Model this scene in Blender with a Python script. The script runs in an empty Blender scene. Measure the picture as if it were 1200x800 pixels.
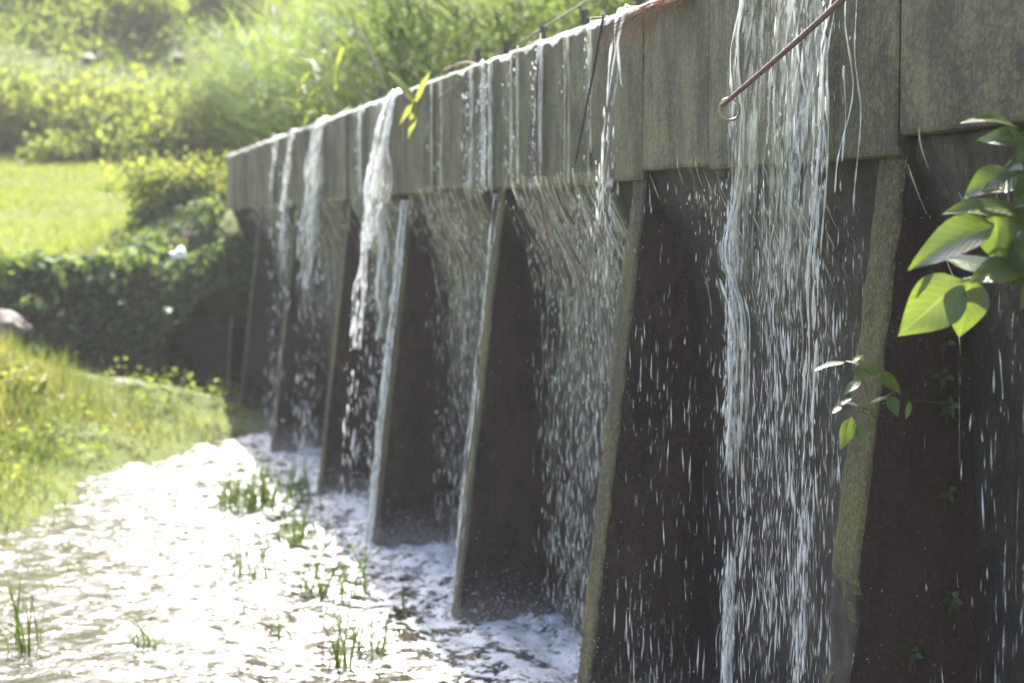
import bpy, bmesh, math, random
import numpy as np
from mathutils import Vector, Matrix

random.seed(7)
rng = np.random.default_rng(11)
SC = bpy.context.scene
COL = SC.collection

# ------------------------------------------------------------------ camera
CAM_Z = 1.82
PITCH = math.atan(133 / 2000)
cam_data = bpy.data.cameras.new("camera")
cam_data.sensor_width = 36.0
cam_data.lens = 60.0
cam_data.clip_start = 0.05
cam_data.clip_end = 600.0
cam_data.dof.use_dof = True
cam_data.dof.focus_distance = 4.85
cam_data.dof.aperture_fstop = 2.6
cam_data.dof.aperture_blades = 7
cam = bpy.data.objects.new("camera", cam_data)
COL.objects.link(cam)
cam.location = (0, 0, CAM_Z)
cam.rotation_euler = (math.pi / 2 - PITCH, 0, 0)
SC.camera = cam

# ------------------------------------------------------------------ light
SUN_EL, SUN_AZ = math.radians(47), math.radians(-6)      # azimuth from +Y, clockwise
world = bpy.data.worlds.new("World")
SC.world = world
world.use_nodes = True
wn = world.node_tree
wn.nodes.clear()
sky = wn.nodes.new("ShaderNodeTexSky")
sky.sky_type = 'NISHITA'
sky.sun_disc = False
sky.sun_elevation = SUN_EL
sky.sun_rotation = SUN_AZ
sky.air_density = 1.0
sky.dust_density = 3.0
sky.ozone_density = 1.0
bg = wn.nodes.new("ShaderNodeBackground")
bg.inputs[1].default_value = 0.09
wo = wn.nodes.new("ShaderNodeOutputWorld")
wn.links.new(sky.outputs[0], bg.inputs[0])
wn.links.new(bg.outputs[0], wo.inputs[0])

sun_d = bpy.data.lights.new("sun", 'SUN')
sun_d.energy = 5.0
sun_d.angle = math.radians(0.53)
sun_d.color = (1.0, 0.95, 0.86)
sun = bpy.data.objects.new("sun", sun_d)
COL.objects.link(sun)
sdir = Vector((math.sin(SUN_AZ) * math.cos(SUN_EL), math.cos(SUN_AZ) * math.cos(SUN_EL), math.sin(SUN_EL)))
sun.rotation_euler = sdir.to_track_quat('Z', 'Y').to_euler()
sun.location = (0, 40, 60)

SC.view_settings.view_transform = 'Standard'
SC.view_settings.look = 'None'
SC.view_settings.gamma = 1.0
SC.view_settings.exposure = 2.45
SC.cycles.max_bounces = 8
SC.cycles.transparent_max_bounces = 24
SC.cycles.caustics_reflective = False
SC.cycles.caustics_refractive = False
SC.cycles.sample_clamp_indirect = 6.0

# ------------------------------------------------------------------ frames of reference
WV = np.array([-0.2727, 0.9621, 0.0])       # along the wall, away from the camera
NV = np.array([-0.9621, -0.2727, 0.0])      # out of the wall, over the pool
P1 = np.array([0.479, 6.1, 0.0])
UP = np.array([0.0, 0.0, 1.0])
WM = Matrix(((WV[0], NV[0], 0, P1[0]), (WV[1], NV[1], 0, P1[1]), (0, 0, 1, 0), (0, 0, 0, 1)))


def wp(t, s, z):
    return P1 + WV * t + NV * s + UP * z


def wps(t, s, z):
    t = np.asarray(t, float); s = np.asarray(s, float); z = np.asarray(z, float)
    return P1 + t[..., None] * WV + s[..., None] * NV + z[..., None] * UP


def ts_of(x, y):
    dx, dy = x - P1[0], y - P1[1]
    return dx * WV[0] + dy * WV[1], dx * NV[0] + dy * NV[1]


def at(px, py, y):
    """world point seen at photo pixel (px, py) at distance y ahead"""
    u, v = (px - 600) / 2000, (400 - py) / 2000
    c, s = math.cos(PITCH), math.sin(PITCH)
    d = np.array([u, c + v * s, -s + v * c])
    return np.array([0, 0, CAM_Z]) + d * (y / d[1])


def t_at(px):
    """place along the wall face whose front stands at photo column px"""
    return (2.208 / (0.2835 + (px - 600) / 2000) - 6.1) / 0.9621


def face_pt(px, py, s):
    """where the line of sight through the pixel meets the plane s in front of the wall face"""
    d = at(px, py, 1.0) - np.array([0, 0, CAM_Z])
    k = (s - ts_of(0, 0)[1]) / (d @ NV)
    return np.array([0, 0, CAM_Z]) + d * k


# ------------------------------------------------------------------ noise
def _hash(ix, iy, seed):
    n = (ix.astype(np.int64) * 374761393 + iy.astype(np.int64) * 668265263 + seed * 974634721) & 0x7fffffff
    n = ((n ^ (n >> 13)) * 1274126177) & 0x7fffffff
    return ((n ^ (n >> 16)) & 0xffff) / 65535.0


def vnoise(x, y, seed=0):
    x = np.asarray(x, float); y = np.asarray(y, float)
    ix, iy = np.floor(x), np.floor(y)
    fx, fy = x - ix, y - iy
    fx = fx * fx * (3 - 2 * fx); fy = fy * fy * (3 - 2 * fy)
    a = _hash(ix, iy, seed); b = _hash(ix + 1, iy, seed)
    c = _hash(ix, iy + 1, seed); d = _hash(ix + 1, iy + 1, seed)
    return (a * (1 - fx) + b * fx) * (1 - fy) + (c * (1 - fx) + d * fx) * fy


def fbm(x, y, seed=0, octs=4):
    v, a, tot = 0, 1.0, 0
    for k in range(octs):
        v = v + a * vnoise(x * 2 ** k, y * 2 ** k, seed + k * 17); tot += a; a *= 0.5
    return v / tot


# ------------------------------------------------------------------ objects
def tag(o, label=None, cat=None, group=None, kind=None):
    if label: o["label"] = label
    if cat: o["category"] = cat
    if group: o["group"] = group
    if kind: o["kind"] = kind
    return o


def thing(name, loc, label, cat, group=None):
    o = bpy.data.objects.new(name, None)
    o.empty_display_size = 0.1
    o.location = [float(c) for c in loc]
    COL.objects.link(o)
    return tag(o, label, cat, group)


def link(name, me, mat=None, parent=None, kind=None):
    """link mesh data given in world coordinates; parent keeps it in place"""
    o = bpy.data.objects.new(name, me)
    COL.objects.link(o)
    if mat is not None and not me.materials: me.materials.append(mat)
    if parent is not None:
        o.parent = parent
        o.matrix_parent_inverse = Matrix.Translation(-root_loc(parent))
    if kind: o["kind"] = kind
    return o


def root_loc(o):
    v = Vector((0, 0, 0))
    while o is not None:
        v += Vector(o.location) if o.type == 'EMPTY' else Vector((0, 0, 0))
        o = o.parent
    return v


def mesh_np(name, verts, quads, tint=None, smooth=True, uv=None):
    verts = np.asarray(verts, np.float32).reshape(-1, 3)
    quads = np.asarray(quads, np.int32)
    k = quads.shape[1]
    me = bpy.data.meshes.new(name)
    me.vertices.add(len(verts)); me.vertices.foreach_set("co", verts.ravel())
    me.loops.add(quads.size); me.loops.foreach_set("vertex_index", quads.ravel())
    me.polygons.add(len(quads))
    me.polygons.foreach_set("loop_start", np.arange(len(quads), dtype=np.int32) * k)
    me.update(calc_edges=True)
    if smooth: me.polygons.foreach_set("use_smooth", np.ones(len(quads), bool))
    if tint is not None:
        a = me.attributes.new("tint", 'FLOAT', 'POINT')
        a.data.foreach_set("value", np.asarray(tint, np.float32).ravel())
    if uv is not None:
        l = me.uv_layers.new(name="uv")
        l.data.foreach_set("uv", np.asarray(uv, np.float32)[quads.ravel()].ravel())
    me.validate()
    return me


def bm_mesh(name, bm, smooth=False):
    me = bpy.data.meshes.new(name)
    bm.normal_update()
    bm.to_mesh(me); bm.free()
    if smooth: me.polygons.foreach_set("use_smooth", [True] * len(me.polygons))
    return me


class Tubes:
    """many tapered tubes in one mesh"""
    def __init__(self, sides=5): self.v, self.q, self.t, self.n, self.k = [], [], [], 0, sides

    def add(self, pts, rad, tint=0.5, flat=1.0):
        pts = np.asarray(pts, float); n = len(pts); k = self.k
        rad = np.broadcast_to(np.asarray(rad, float), (n,))
        tan = np.gradient(pts, axis=0); tan /= np.linalg.norm(tan, axis=1)[:, None] + 1e-9
        ref = np.array([0.31, -0.17, 0.93]) if abs(tan[:, 2]).mean() < 0.8 else NV
        u = np.cross(tan, ref); u /= np.linalg.norm(u, axis=1)[:, None] + 1e-9
        w = np.cross(tan, u)
        a = np.arange(k) / k * 2 * math.pi
        ring = pts[:, None, :] + rad[:, None, None] * (np.cos(a)[None, :, None] * u[:, None, :] + flat * np.sin(a)[None, :, None] * w[:, None, :])
        self.v.append(ring.reshape(-1, 3))
        i = np.arange(n - 1)[:, None] * k; j = np.arange(k)[None, :]; j2 = (np.arange(k) + 1)[None, :] % k
        q = np.stack([i + j, i + j2, i + k + j2, i + k + j], -1).reshape(-1, 4) + self.n
        self.q.append(q); self.n += n * k
        self.t.append(np.full(n * k, tint))

    def mesh(self, name): return mesh_np(name, np.concatenate(self.v), np.concatenate(self.q), np.concatenate(self.t))


def tube_mesh(name, pts, rad, sides=6):
    t = Tubes(sides); t.add(pts, rad); return t.mesh(name)


def smooth_path(ctrl, n=24):
    """Catmull-Rom through control points"""
    c = np.asarray(ctrl, float)
    c = np.vstack([2 * c[0] - c[1], c, 2 * c[-1] - c[-2]])
    out = []
    m = len(c) - 3
    for g in np.linspace(0, m - 1e-6, n):
        i = int(g); f = g - i
        p0, p1, p2, p3 = c[i:i + 4]
        out.append(0.5 * ((2 * p1) + (p2 - p0) * f + (2 * p0 - 5 * p1 + 4 * p2 - p3) * f * f + (3 * p1 - p0 - 3 * p2 + p3) * f ** 3))
    return np.array(out)


def blades(base, height, width, lean, tint, segs=3, curve=1.6):
    """grass blades: arrays base (n,3), height, width, lean (n,2)"""
    n = len(base)
    ang = rng.uniform(0, math.tau, n)
    side = np.stack([np.cos(ang), np.sin(ang), np.zeros(n)], 1)
    rows = []
    for k in range(segs + 1):
        f = k / segs
        c = base + np.concatenate([lean * (f ** curve)[..., None] if hasattr(f, 'shape') else lean * f ** curve, (height * (f - 0.18 * f * f * np.linalg.norm(lean, axis=1) / (height + 1e-6)))[:, None]], 1)
        wd = (width * (1 - f) ** 0.7 * (0.75 + 0.5 * f) + width * 0.04)[:, None]
        rows.append(c - side * wd * 0.5); rows.append(c + side * wd * 0.5)
    v = np.stack(rows, 1)
    k = 2 * (segs + 1)
    q = np.array([[2 * i, 2 * i + 1, 2 * i + 3, 2 * i + 2] for i in range(segs)])
    quads = (q[None] + (np.arange(n) * k)[:, None, None]).reshape(-1, 4)
    return v.reshape(-1, 3), quads, np.repeat(tint, k)


def leaves(pos, size, axis, tint, aspect=0.55, fold=0.25):
    """folded diamond leaves; axis (n,3) from base to tip"""
    n = len(pos)
    axis = axis / (np.linalg.norm(axis, axis=1)[:, None] + 1e-9)
    r = rng.normal(size=(n, 3)); r[:, 2] += 1.1
    side = np.cross(axis, r); side /= np.linalg.norm(side, axis=1)[:, None] + 1e-9
    nor = np.cross(side, axis)
    L = size[:, None]
    b = pos; tip = pos + axis * L - nor * L * 0.12
    m = pos + axis * L * 0.45
    l = m + side * L * aspect * 0.5 + nor * L * fold * 0.3
    rr = m - side * L * aspect * 0.5 + nor * L * fold * 0.3
    v = np.stack([b, l, tip, rr], 1)
    q0 = np.arange(n)[:, None] * 4
    tri = np.concatenate([q0 + np.array([[0, 2, 1]]), q0 + np.array([[0, 3, 2]])], 0)
    return v.reshape(-1, 3), tri, np.repeat(tint, 4)


def join(parts):
    v, q, t, n = [], [], [], 0
    for a, b, c in parts:
        v.append(a); q.append(b + n); t.append(c); n += len(a)
    return np.concatenate(v), np.concatenate(q), np.concatenate(t)


# ------------------------------------------------------------------ materials
class N:
    def __init__(self, name):
        self.m = bpy.data.materials.new(name); self.m.use_nodes = True
        self.t = self.m.node_tree; self.t.nodes.clear()
        self.out = self.t.nodes.new("ShaderNodeOutputMaterial")

    def n(self, kind, **kw):
        o = self.t.nodes.new("ShaderNode" + kind)
        for k, v in kw.items():
            if k.startswith("_"): setattr(o, k[1:], v)
        return o

    def l(self, a, b): self.t.links.new(a, b)

    def put(self, sock, v):
        if hasattr(v, "is_output"): self.l(v, sock)
        elif isinstance(v, (tuple, list)) and len(v) == 3 and sock.type == 'RGBA': sock.default_value = (*v, 1)
        else: sock.default_value = v

    def pos(self, scale=(1, 1, 1)):
        g = self.n("NewGeometry"); mp = self.n("Mapping")
        mp.inputs["Scale"].default_value = scale
        self.l(g.outputs["Position"], mp.inputs["Vector"]); return mp.outputs[0]

    def noise(self, vec, scale, detail=4.0, rough=0.55, dist=0.0):
        o = self.n("TexNoise")
        self.l(vec, o.inputs["Vector"]); o.inputs["Scale"].default_value = scale
        o.inputs["Detail"].default_value = detail; o.inputs["Roughness"].default_value = rough
        o.inputs["Distortion"].default_value = dist
        return o.outputs["Fac"]

    def ramp(self, fac, stops):
        o = self.n("ValToRGB"); e = o.color_ramp.elements
        while len(e) < len(stops): e.new(0.5)
        for i, (p, c) in enumerate(stops):
            e[i].position = p; e[i].color = (*c, 1) if isinstance(c, tuple) else (c, c, c, 1)
        self.l(fac, o.inputs[0]); return o.outputs[0]

    def mix(self, f, a, b, mode='MIX'):
        o = self.n("Mix"); o.data_type = 'RGBA'; o.blend_type = mode
        self.put(o.inputs[0], f); self.put(o.inputs[6], a); self.put(o.inputs[7], b); return o.outputs[2]

    def math(self, op, a, b=0.0, c=0.0, clamp=False):
        o = self.n("Math"); o.operation = op; o.use_clamp = clamp
        self.put(o.inputs[0], a); self.put(o.inputs[1], b); self.put(o.inputs[2], c); return o.outputs[0]

    def attr(self, name):
        o = self.n("Attribute"); o.attribute_name = name; return o.outputs["Fac"]

    def bump(self, h, strength=0.4, dist=0.01, normal=None):
        o = self.n("Bump"); o.inputs["Strength"].default_value = strength; o.inputs["Distance"].default_value = dist
        self.l(h, o.inputs["Height"])
        if normal is not None: self.l(normal, o.inputs["Normal"])
        return o.outputs[0]

    def principled(self, color, rough=0.7, normal=None, spec=0.5):
        o = self.n("BsdfPrincipled")
        self.put(o.inputs["Base Color"], color); self.put(o.inputs["Roughness"], rough)
        o.inputs["Specular IOR Level"].default_value = spec
        if normal is not None: self.l(normal, o.inputs["Normal"])
        return o.outputs[0]

    def mixs(self, f, a, b):
        o = self.n("MixShader"); self.put(o.inputs[0], f); self.l(a, o.inputs[1]); self.l(b, o.inputs[2]); return o.outputs[0]

    def done(self, shader): self.l(shader, self.out.inputs[0]); return self.m


def foliage(name, dark, mid, light, trans=0.45, gloss=0.008, rough=0.5, warm=(1.25, 1.15, 0.55), patch=0.35):
    m = N(name)
    tnt = m.attr("tint")
    big = m.noise(m.pos(), 0.55, 3.0)
    f = m.math('ADD', m.math('MULTIPLY', tnt, 1 - patch), m.math('MULTIPLY', big, patch), clamp=True)
    col = m.ramp(f, [(0.1, dark), (0.5, mid), (0.92, light)])
    d = m.n("BsdfDiffuse"); m.l(col, d.inputs[0])
    tr = m.n("BsdfTranslucent"); m.l(m.mix(1.0, col, warm, 'MULTIPLY'), tr.inputs[0])
    g = m.n("BsdfGlossy"); g.inputs["Roughness"].default_value = rough; g.inputs[0].default_value = (0.9, 0.9, 0.9, 1)
    lw = m.n("LayerWeight"); lw.inputs[0].default_value = 0.35
    s = m.mixs(trans, d.outputs[0], tr.outputs[0])
    return m.done(m.mixs(m.math('MULTIPLY_ADD', lw.outputs["Fresnel"], 0.012, gloss, clamp=True), s, g.outputs[0]))


def mat_concrete(name, base, stain, moss, moss_amt, rough=0.75, moss_low=None, wet=0.0, lime=0.0, grain_amt=0.6):
    m = N(name)
    streak = m.noise(m.pos((14, 14, 0.7)), 1.0, 5.0, 0.6)
    fine = m.noise(m.pos((1, 1, 0.7)), 130.0, 3.0, 0.75)
    speck = m.noise(m.pos(), 55.0, 5.0, 0.75)
    mid = m.noise(m.pos((1, 1, 0.5)), 5.0, 6.0, 0.7)
    grain = m.noise(m.pos((75, 75, 3.5)), 1.0, 4.0, 0.7)
    oi = m.n("ObjectInfo")
    wide = m.noise(m.pos((4.5, 4.5, 0.25)), 1.0, 3.0, 0.5)
    sf = m.math('ADD', m.math('ADD', m.math('MULTIPLY', streak, 0.55), m.math('MULTIPLY', wide, 0.45)), m.math('MULTIPLY', m.math('SUBTRACT', oi.outputs["Random"], 0.5), 0.09))
    c = m.mix(m.ramp(sf, [(0.44, 0.0), (0.56, 1.0)]), base, stain)
    c = m.mix(m.math('MULTIPLY', m.ramp(grain, [(0.48, 0.0), (0.62, 1.0)]), grain_amt), c, tuple(x * 0.35 for x in base))
    c = m.mix(m.math('MULTIPLY', m.ramp(speck, [(0.50, 0.0), (0.60, 1.0)]), 0.55), c, tuple(min(1, x * 1.9) for x in base))
    c = m.mix(m.math('MULTIPLY', m.ramp(fine, [(0.52, 0.0), (0.62, 1.0)]), 0.6), c, tuple(x * 0.3 for x in base))
    if lime:
        ls = m.noise(m.pos((26, 26, 0.9)), 1.0, 3.0, 0.5)
        c = m.mix(m.math('MULTIPLY', m.ramp(ls, [(0.60, 0.0), (0.72, 1.0)]), lime), c, (0.22, 0.21, 0.18))
    c = m.mix(m.math('MULTIPLY', m.ramp(mid, [(0.42, 1.0), (0.58, 0.0)]), 0.55), c, tuple(x * 0.3 for x in base))
    mm = m.ramp(m.math('ADD', m.math('MULTIPLY', mid, 0.45), m.math('MULTIPLY', speck, 0.55)), [(0.46, 0.0), (0.56, 1.0)])
    amt = m.math('MULTIPLY', mm, moss_amt)
    if moss_low is not None:
        g = m.n("NewGeometry"); sx = m.n("SeparateXYZ"); m.l(g.outputs["Position"], sx.inputs[0])
        mr = m.n("MapRange"); m.l(sx.outputs[2], mr.inputs[0])
        for i, v in enumerate((moss_low[0], moss_low[1], 1.0, 0.2)): mr.inputs[i + 1].default_value = v
        amt = m.math('MULTIPLY', amt, mr.outputs[0])
    c = m.mix(amt, c, m.mix(m.ramp(fine, [(0.42, 0.0), (0.6, 1.0)]), moss, tuple(x * 0.35 for x in moss)))
    h = m.math('ADD', m.math('MULTIPLY', fine, 0.5), m.math('ADD', m.math('MULTIPLY', grain, 1.5 * grain_amt), m.math('ADD', m.math('MULTIPLY', mid, 1.2), m.math('MULTIPLY', speck, 0.8))))
    r = m.math('SUBTRACT', rough, m.math('MULTIPLY', m.ramp(mid, [(0.4, 0.0), (0.65, 1.0)]), wet), clamp=True)
    return m.done(m.principled(c, r, m.bump(h, 0.9, 0.008), 0.45))


M_panel = mat_concrete("weathered_concrete", (0.092, 0.080, 0.052), (0.032, 0.027, 0.020), (0.155, 0.148, 0.045), 0.85, rough=0.75, moss_low=(1.95, 2.9), wet=0.3, lime=0.3)
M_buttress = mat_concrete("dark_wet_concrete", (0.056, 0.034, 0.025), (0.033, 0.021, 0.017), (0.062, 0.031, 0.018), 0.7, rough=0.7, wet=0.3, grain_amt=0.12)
M_mossface = mat_concrete("mossy_concrete", (0.072, 0.060, 0.036), (0.042, 0.036, 0.025), (0.135, 0.120, 0.036), 0.9, rough=0.85, grain_amt=0.35)
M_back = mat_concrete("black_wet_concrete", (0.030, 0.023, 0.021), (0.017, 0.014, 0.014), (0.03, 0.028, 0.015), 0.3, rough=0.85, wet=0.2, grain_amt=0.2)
M_stone = mat_concrete("grey_stone", (0.20, 0.18, 0.155), (0.11, 0.10, 0.09), (0.12, 0.13, 0.05), 0.35, rough=0.85)
M_pinkend = mat_concrete("pale_concrete", (0.26, 0.21, 0.185), (0.16, 0.14, 0.12), (0.15, 0.15, 0.06), 0.3)

M_lawn = foliage("lawn_grass", (0.11, 0.15, 0.038), (0.155, 0.20, 0.055), (0.20, 0.23, 0.085), trans=0.55)
M_bankgrass = foliage("bank_grass", (0.06, 0.095, 0.025), (0.125, 0.165, 0.05), (0.25, 0.24, 0.11), trans=0.5)
M_under = foliage("undergrowth_leaf", (0.075, 0.115, 0.035), (0.13, 0.18, 0.05), (0.20, 0.22, 0.08), trans=0.65, patch=0.5)
M_ylbush = foliage("yellow_green_leaf", (0.11, 0.145, 0.035), (0.17, 0.20, 0.055), (0.23, 0.24, 0.09), trans=0.6, warm=(1.15, 1.15, 0.6))
M_darkbush = foliage("dark_leaf", (0.045, 0.08, 0.03), (0.085, 0.13, 0.04), (0.13, 0.17, 0.055), trans=0.6)
M_reed = foliage("reed_leaf", (0.055, 0.095, 0.042), (0.095, 0.15, 0.06), (0.15, 0.19, 0.085), trans=0.6, gloss=0.0, patch=0.2)
M_ivy = foliage("ivy_leaf", (0.06, 0.105, 0.045), (0.11, 0.17, 0.07), (0.17, 0.22, 0.10), trans=0.5, gloss=0.004)
M_pooolgrass = foliage("water_grass", (0.035, 0.065, 0.016), (0.055, 0.095, 0.022), (0.085, 0.125, 0.035), trans=0.35)


def simple(name, col, rough=0.7, spec=0.5, var=0.5, scale=30):
    m = N(name)
    f = m.noise(m.pos(), scale, 4.0)
    c = m.mix(m.ramp(f, [(0.35, 0.0), (0.7, 1.0)]), col, tuple(x * (1 - var) for x in col))
    return m.done(m.principled(c, rough, m.bump(f, 0.4, 0.003), spec))


M_rust = simple("rusty_iron", (0.17, 0.095, 0.075), 0.6, scale=120)
M_bolt = simple("corroded_bolt", (0.07, 0.06, 0.05), 0.7, scale=120)
M_wire = simple("thin_wire", (0.30, 0.22, 0.16), 0.45)
M_fibre = foliage("rusty_fibre", (0.20, 0.115, 0.075), (0.32, 0.21, 0.15), (0.46, 0.33, 0.25), trans=0.4, warm=(1.1, 0.9, 0.8))
M_twig = simple("brown_twig", (0.13, 0.085, 0.06), 0.75, scale=60)
M_darktwig = simple("wet_dark_twig", (0.035, 0.025, 0.025), 0.5, scale=60)
M_redtwig = simple("red_brown_stem", (0.16, 0.055, 0.035), 0.6, scale=60)
M_bark = simple("grey_bark", (0.16, 0.14, 0.12), 0.9, scale=12)
M_stem = simple("green_stem", (0.10, 0.13, 0.04), 0.6, scale=60)
M_drystem = simple("dry_reed_stem", (0.30, 0.24, 0.17), 0.7, scale=20)
M_white = simple("white_plastic_scrap", (0.75, 0.75, 0.74), 0.5, var=0.15)


def mat_leaf():
    m = N("broad_leaf")
    uv = m.n("UVMap"); uv.uv_map = "uv"
    sx = m.n("SeparateXYZ"); m.l(uv.outputs[0], sx.inputs[0])
    u = m.math('ABSOLUTE', m.math('SUBTRACT', sx.outputs[0], 0.5))
    k = m.math('FRACT', m.math('MULTIPLY', m.math('SUBTRACT', sx.outputs[1], m.math('MULTIPLY', u, 0.55)), 9.0))
    vein = m.math('SUBTRACT', 1.0, m.math('MULTIPLY', m.math('ABSOLUTE', m.math('SUBTRACT', k, 0.5)), 9.0), clamp=True)
    rib = m.math('SUBTRACT', 1.0, m.math('MULTIPLY', u, 26.0), clamp=True)
    v = m.math('MAXIMUM', m.math('MULTIPLY', vein, 0.6), rib)
    blot = m.noise(m.pos(), 18.0, 4.0)
    oi = m.n("ObjectInfo")
    c = m.mix(blot, (0.045, 0.085, 0.022), (0.085, 0.125, 0.03))
    c = m.mix(m.math('MULTIPLY', oi.outputs["Random"], 0.5), c, (0.12, 0.15, 0.04))
    c = m.mix(m.math('MULTIPLY', v, 0.7), c, (0.20, 0.22, 0.10))
    nb = m.bump(m.math('SUBTRACT', m.math('MULTIPLY', blot, 0.3), v), 0.5, 0.002)
    d = m.n("BsdfDiffuse"); m.l(c, d.inputs[0]); m.l(nb, d.inputs["Normal"])
    tr = m.n("BsdfTranslucent"); m.l(m.mix(1.0, c, (1.25, 1.25, 0.6), 'MULTIPLY'), tr.inputs[0])
    g = m.n("BsdfGlossy"); g.inputs["Roughness"].default_value = 0.32; m.l(nb, g.inputs["Normal"])
    lw = m.n("LayerWeight"); lw.inputs[0].default_value = 0.4
    s = m.mixs(0.55, d.outputs[0], tr.outputs[0])
    return m.done(m.mixs(m.math('MULTIPLY_ADD', lw.outputs["Fresnel"], 0.12, 0.035, clamp=True), s, g.outputs[0]))


M_leaf = mat_leaf()


def mat_fall(name, col, transp, rough=0.25, gl=0.35):
    """bright water; the tint of each strand or drop says how much air is mixed into it"""
    m = N(name)
    tr = m.n("BsdfTranslucent"); tr.inputs[0].default_value = (*col, 1)
    d = m.n("BsdfDiffuse"); d.inputs[0].default_value = (*col, 1)
    g = m.n("BsdfGlossy"); g.inputs["Roughness"].default_value = rough; g.inputs[0].default_value = (1, 1, 1, 1)
    s = m.mixs(gl, m.mixs(0.5, d.outputs[0], tr.outputs[0]), g.outputs[0])
    x = m.n("BsdfTransparent")
    al = m.math('MULTIPLY', m.attr("tint"), 1 - transp, clamp=True)
    return m.done(m.mixs(al, x.outputs[0], s))


M_fall = mat_fall("white_falling_water", (0.86, 0.87, 0.88), 0.0)
M_drop = mat_fall("water_drops", (0.86, 0.87, 0.88), 0.0)
M_rivulet = mat_fall("clinging_rivulet", (0.62, 0.62, 0.50), 0.1)
M_veil = mat_fall("grey_green_falling_water", (0.70, 0.71, 0.62), 0.15)


def mat_sheet(name, col, lo, hi):
    m = N(name)
    a = m.noise(m.pos((62, 62, 11)), 1.0, 5.0, 0.7, 0.5)
    b = m.noise(m.pos((24, 24, 1.5)), 1.0, 4.0, 0.6, 0.6)
    al = m.ramp(m.math('ADD', m.math('MULTIPLY', a, 0.6), m.math('MULTIPLY', b, 0.4)), [(lo, 0.0), (hi, 0.85)])
    al = m.math('MULTIPLY', al, m.attr("tint"))
    tr = m.n("BsdfTranslucent"); tr.inputs[0].default_value = (*col, 1)
    d = m.n("BsdfDiffuse"); d.inputs[0].default_value = (*col, 1)
    g = m.n("BsdfGlossy"); g.inputs["Roughness"].default_value = 0.25
    nb = m.bump(a, 0.6, 0.01); m.l(nb, g.inputs["Normal"]); m.l(nb, d.inputs["Normal"])
    s = m.mixs(0.3, m.mixs(0.5, d.outputs[0], tr.outputs[0]), g.outputs[0])
    x = m.n("BsdfTransparent")
    return m.done(m.mixs(al, x.outputs[0], s))


M_sheet = mat_sheet("thin_water_sheet", (0.56, 0.56, 0.45), 0.46, 0.60)


def mat_water():
    m = N("pool_water")
    p = m.pos()
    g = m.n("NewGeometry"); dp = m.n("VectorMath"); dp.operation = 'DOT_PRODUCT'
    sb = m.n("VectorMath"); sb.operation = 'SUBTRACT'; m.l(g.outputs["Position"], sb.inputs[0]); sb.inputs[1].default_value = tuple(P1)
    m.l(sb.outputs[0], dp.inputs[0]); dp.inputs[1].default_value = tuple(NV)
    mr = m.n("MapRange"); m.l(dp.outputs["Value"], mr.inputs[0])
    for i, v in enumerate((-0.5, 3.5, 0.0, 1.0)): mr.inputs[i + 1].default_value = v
    bias = m.ramp(mr.outputs[0], [(0.10, 0.535), (0.19, 0.512), (0.26, 0.468), (0.36, 0.48), (0.48, 0.472), (0.60, 0.425), (1.0, 0.385)])  # coverage dips past the dam's shadow line, hiding its edge in the colour
    f = m.noise(p, 7.0, 3.0, 0.6, 0.6)
    f2 = m.noise(p, 22.0, 6.0, 0.68, 0.6)
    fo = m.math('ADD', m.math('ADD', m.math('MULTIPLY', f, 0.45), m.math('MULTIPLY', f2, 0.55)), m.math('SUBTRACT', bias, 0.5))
    foam_glare = m.ramp(fo, [(0.475, 0.0), (0.515, 0.95)])  # white cover: real foam, plus sky glare painted over the open pool
    h = m.math('ADD', m.noise(p, 12.0, 3.0, 0.5, 0.5), m.math('MULTIPLY', m.noise(p, 60.0, 2.0), 0.18))
    nb = m.bump(h, 0.4, 0.03)
    w = m.principled(m.mix(f, (0.040, 0.036, 0.020), (0.022, 0.020, 0.013)), 0.10, nb, 0.6)
    fm = m.principled(m.mix(m.ramp(mr.outputs[0], [(0.22, 0.0), (0.36, 1.0)]), (0.78, 0.79, 0.81), m.mix(m.ramp(f2, [(0.44, 0.0), (0.62, 1.0)]), (0.18, 0.185, 0.185), (0.48, 0.49, 0.50))), 0.45, m.bump(m.math('ADD', h, m.math('MULTIPLY', f2, 1.5)), 0.5, 0.02), 0.5)  # pale thick foam by the falls; sunlit colour darkened to soften the shadow edge
    return m.done(m.mixs(foam_glare, w, fm))


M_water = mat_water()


def mat_ground():
    m = N("bank_soil")
    n1 = m.noise(m.pos(), 1.2, 5.0); n2 = m.noise(m.pos(), 14.0, 5.0)
    soil = m.mix(n2, (0.075, 0.052, 0.034), (0.035, 0.027, 0.02))
    grs = m.mix(n2, (0.10, 0.12, 0.025), (0.06, 0.08, 0.02))
    f = m.ramp(m.math('ADD', m.attr("tint"), m.math('MULTIPLY', m.math('SUBTRACT', n1, 0.5), 0.7)), [(0.4, 0.0), (0.6, 1.0)])
    return m.done(m.principled(m.mix(f, soil, grs), 0.95, m.bump(n2, 0.8, 0.03), 0.2))


M_ground = mat_ground()

# ------------------------------------------------------------------ ground
T_END = 13.0
SHORE_T = [-30, 0, 4.9, 8.1, 9.9, 10.3, 11]
SHORE_S = [4.4, 3.9, 2.28, 1.16, 0.12, -0.3, -0.6]


def sstep(a, b, x):
    f = np.clip((x - a) / (b - a), 0, 1); return f * f * (3 - 2 * f)


def shore_s(t):
    return np.interp(t, SHORE_T, SHORE_S) + (fbm(np.asarray(t, float) * 1.5, np.asarray(t, float) * 0, 2, 3) - 0.5) * 0.7


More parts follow.
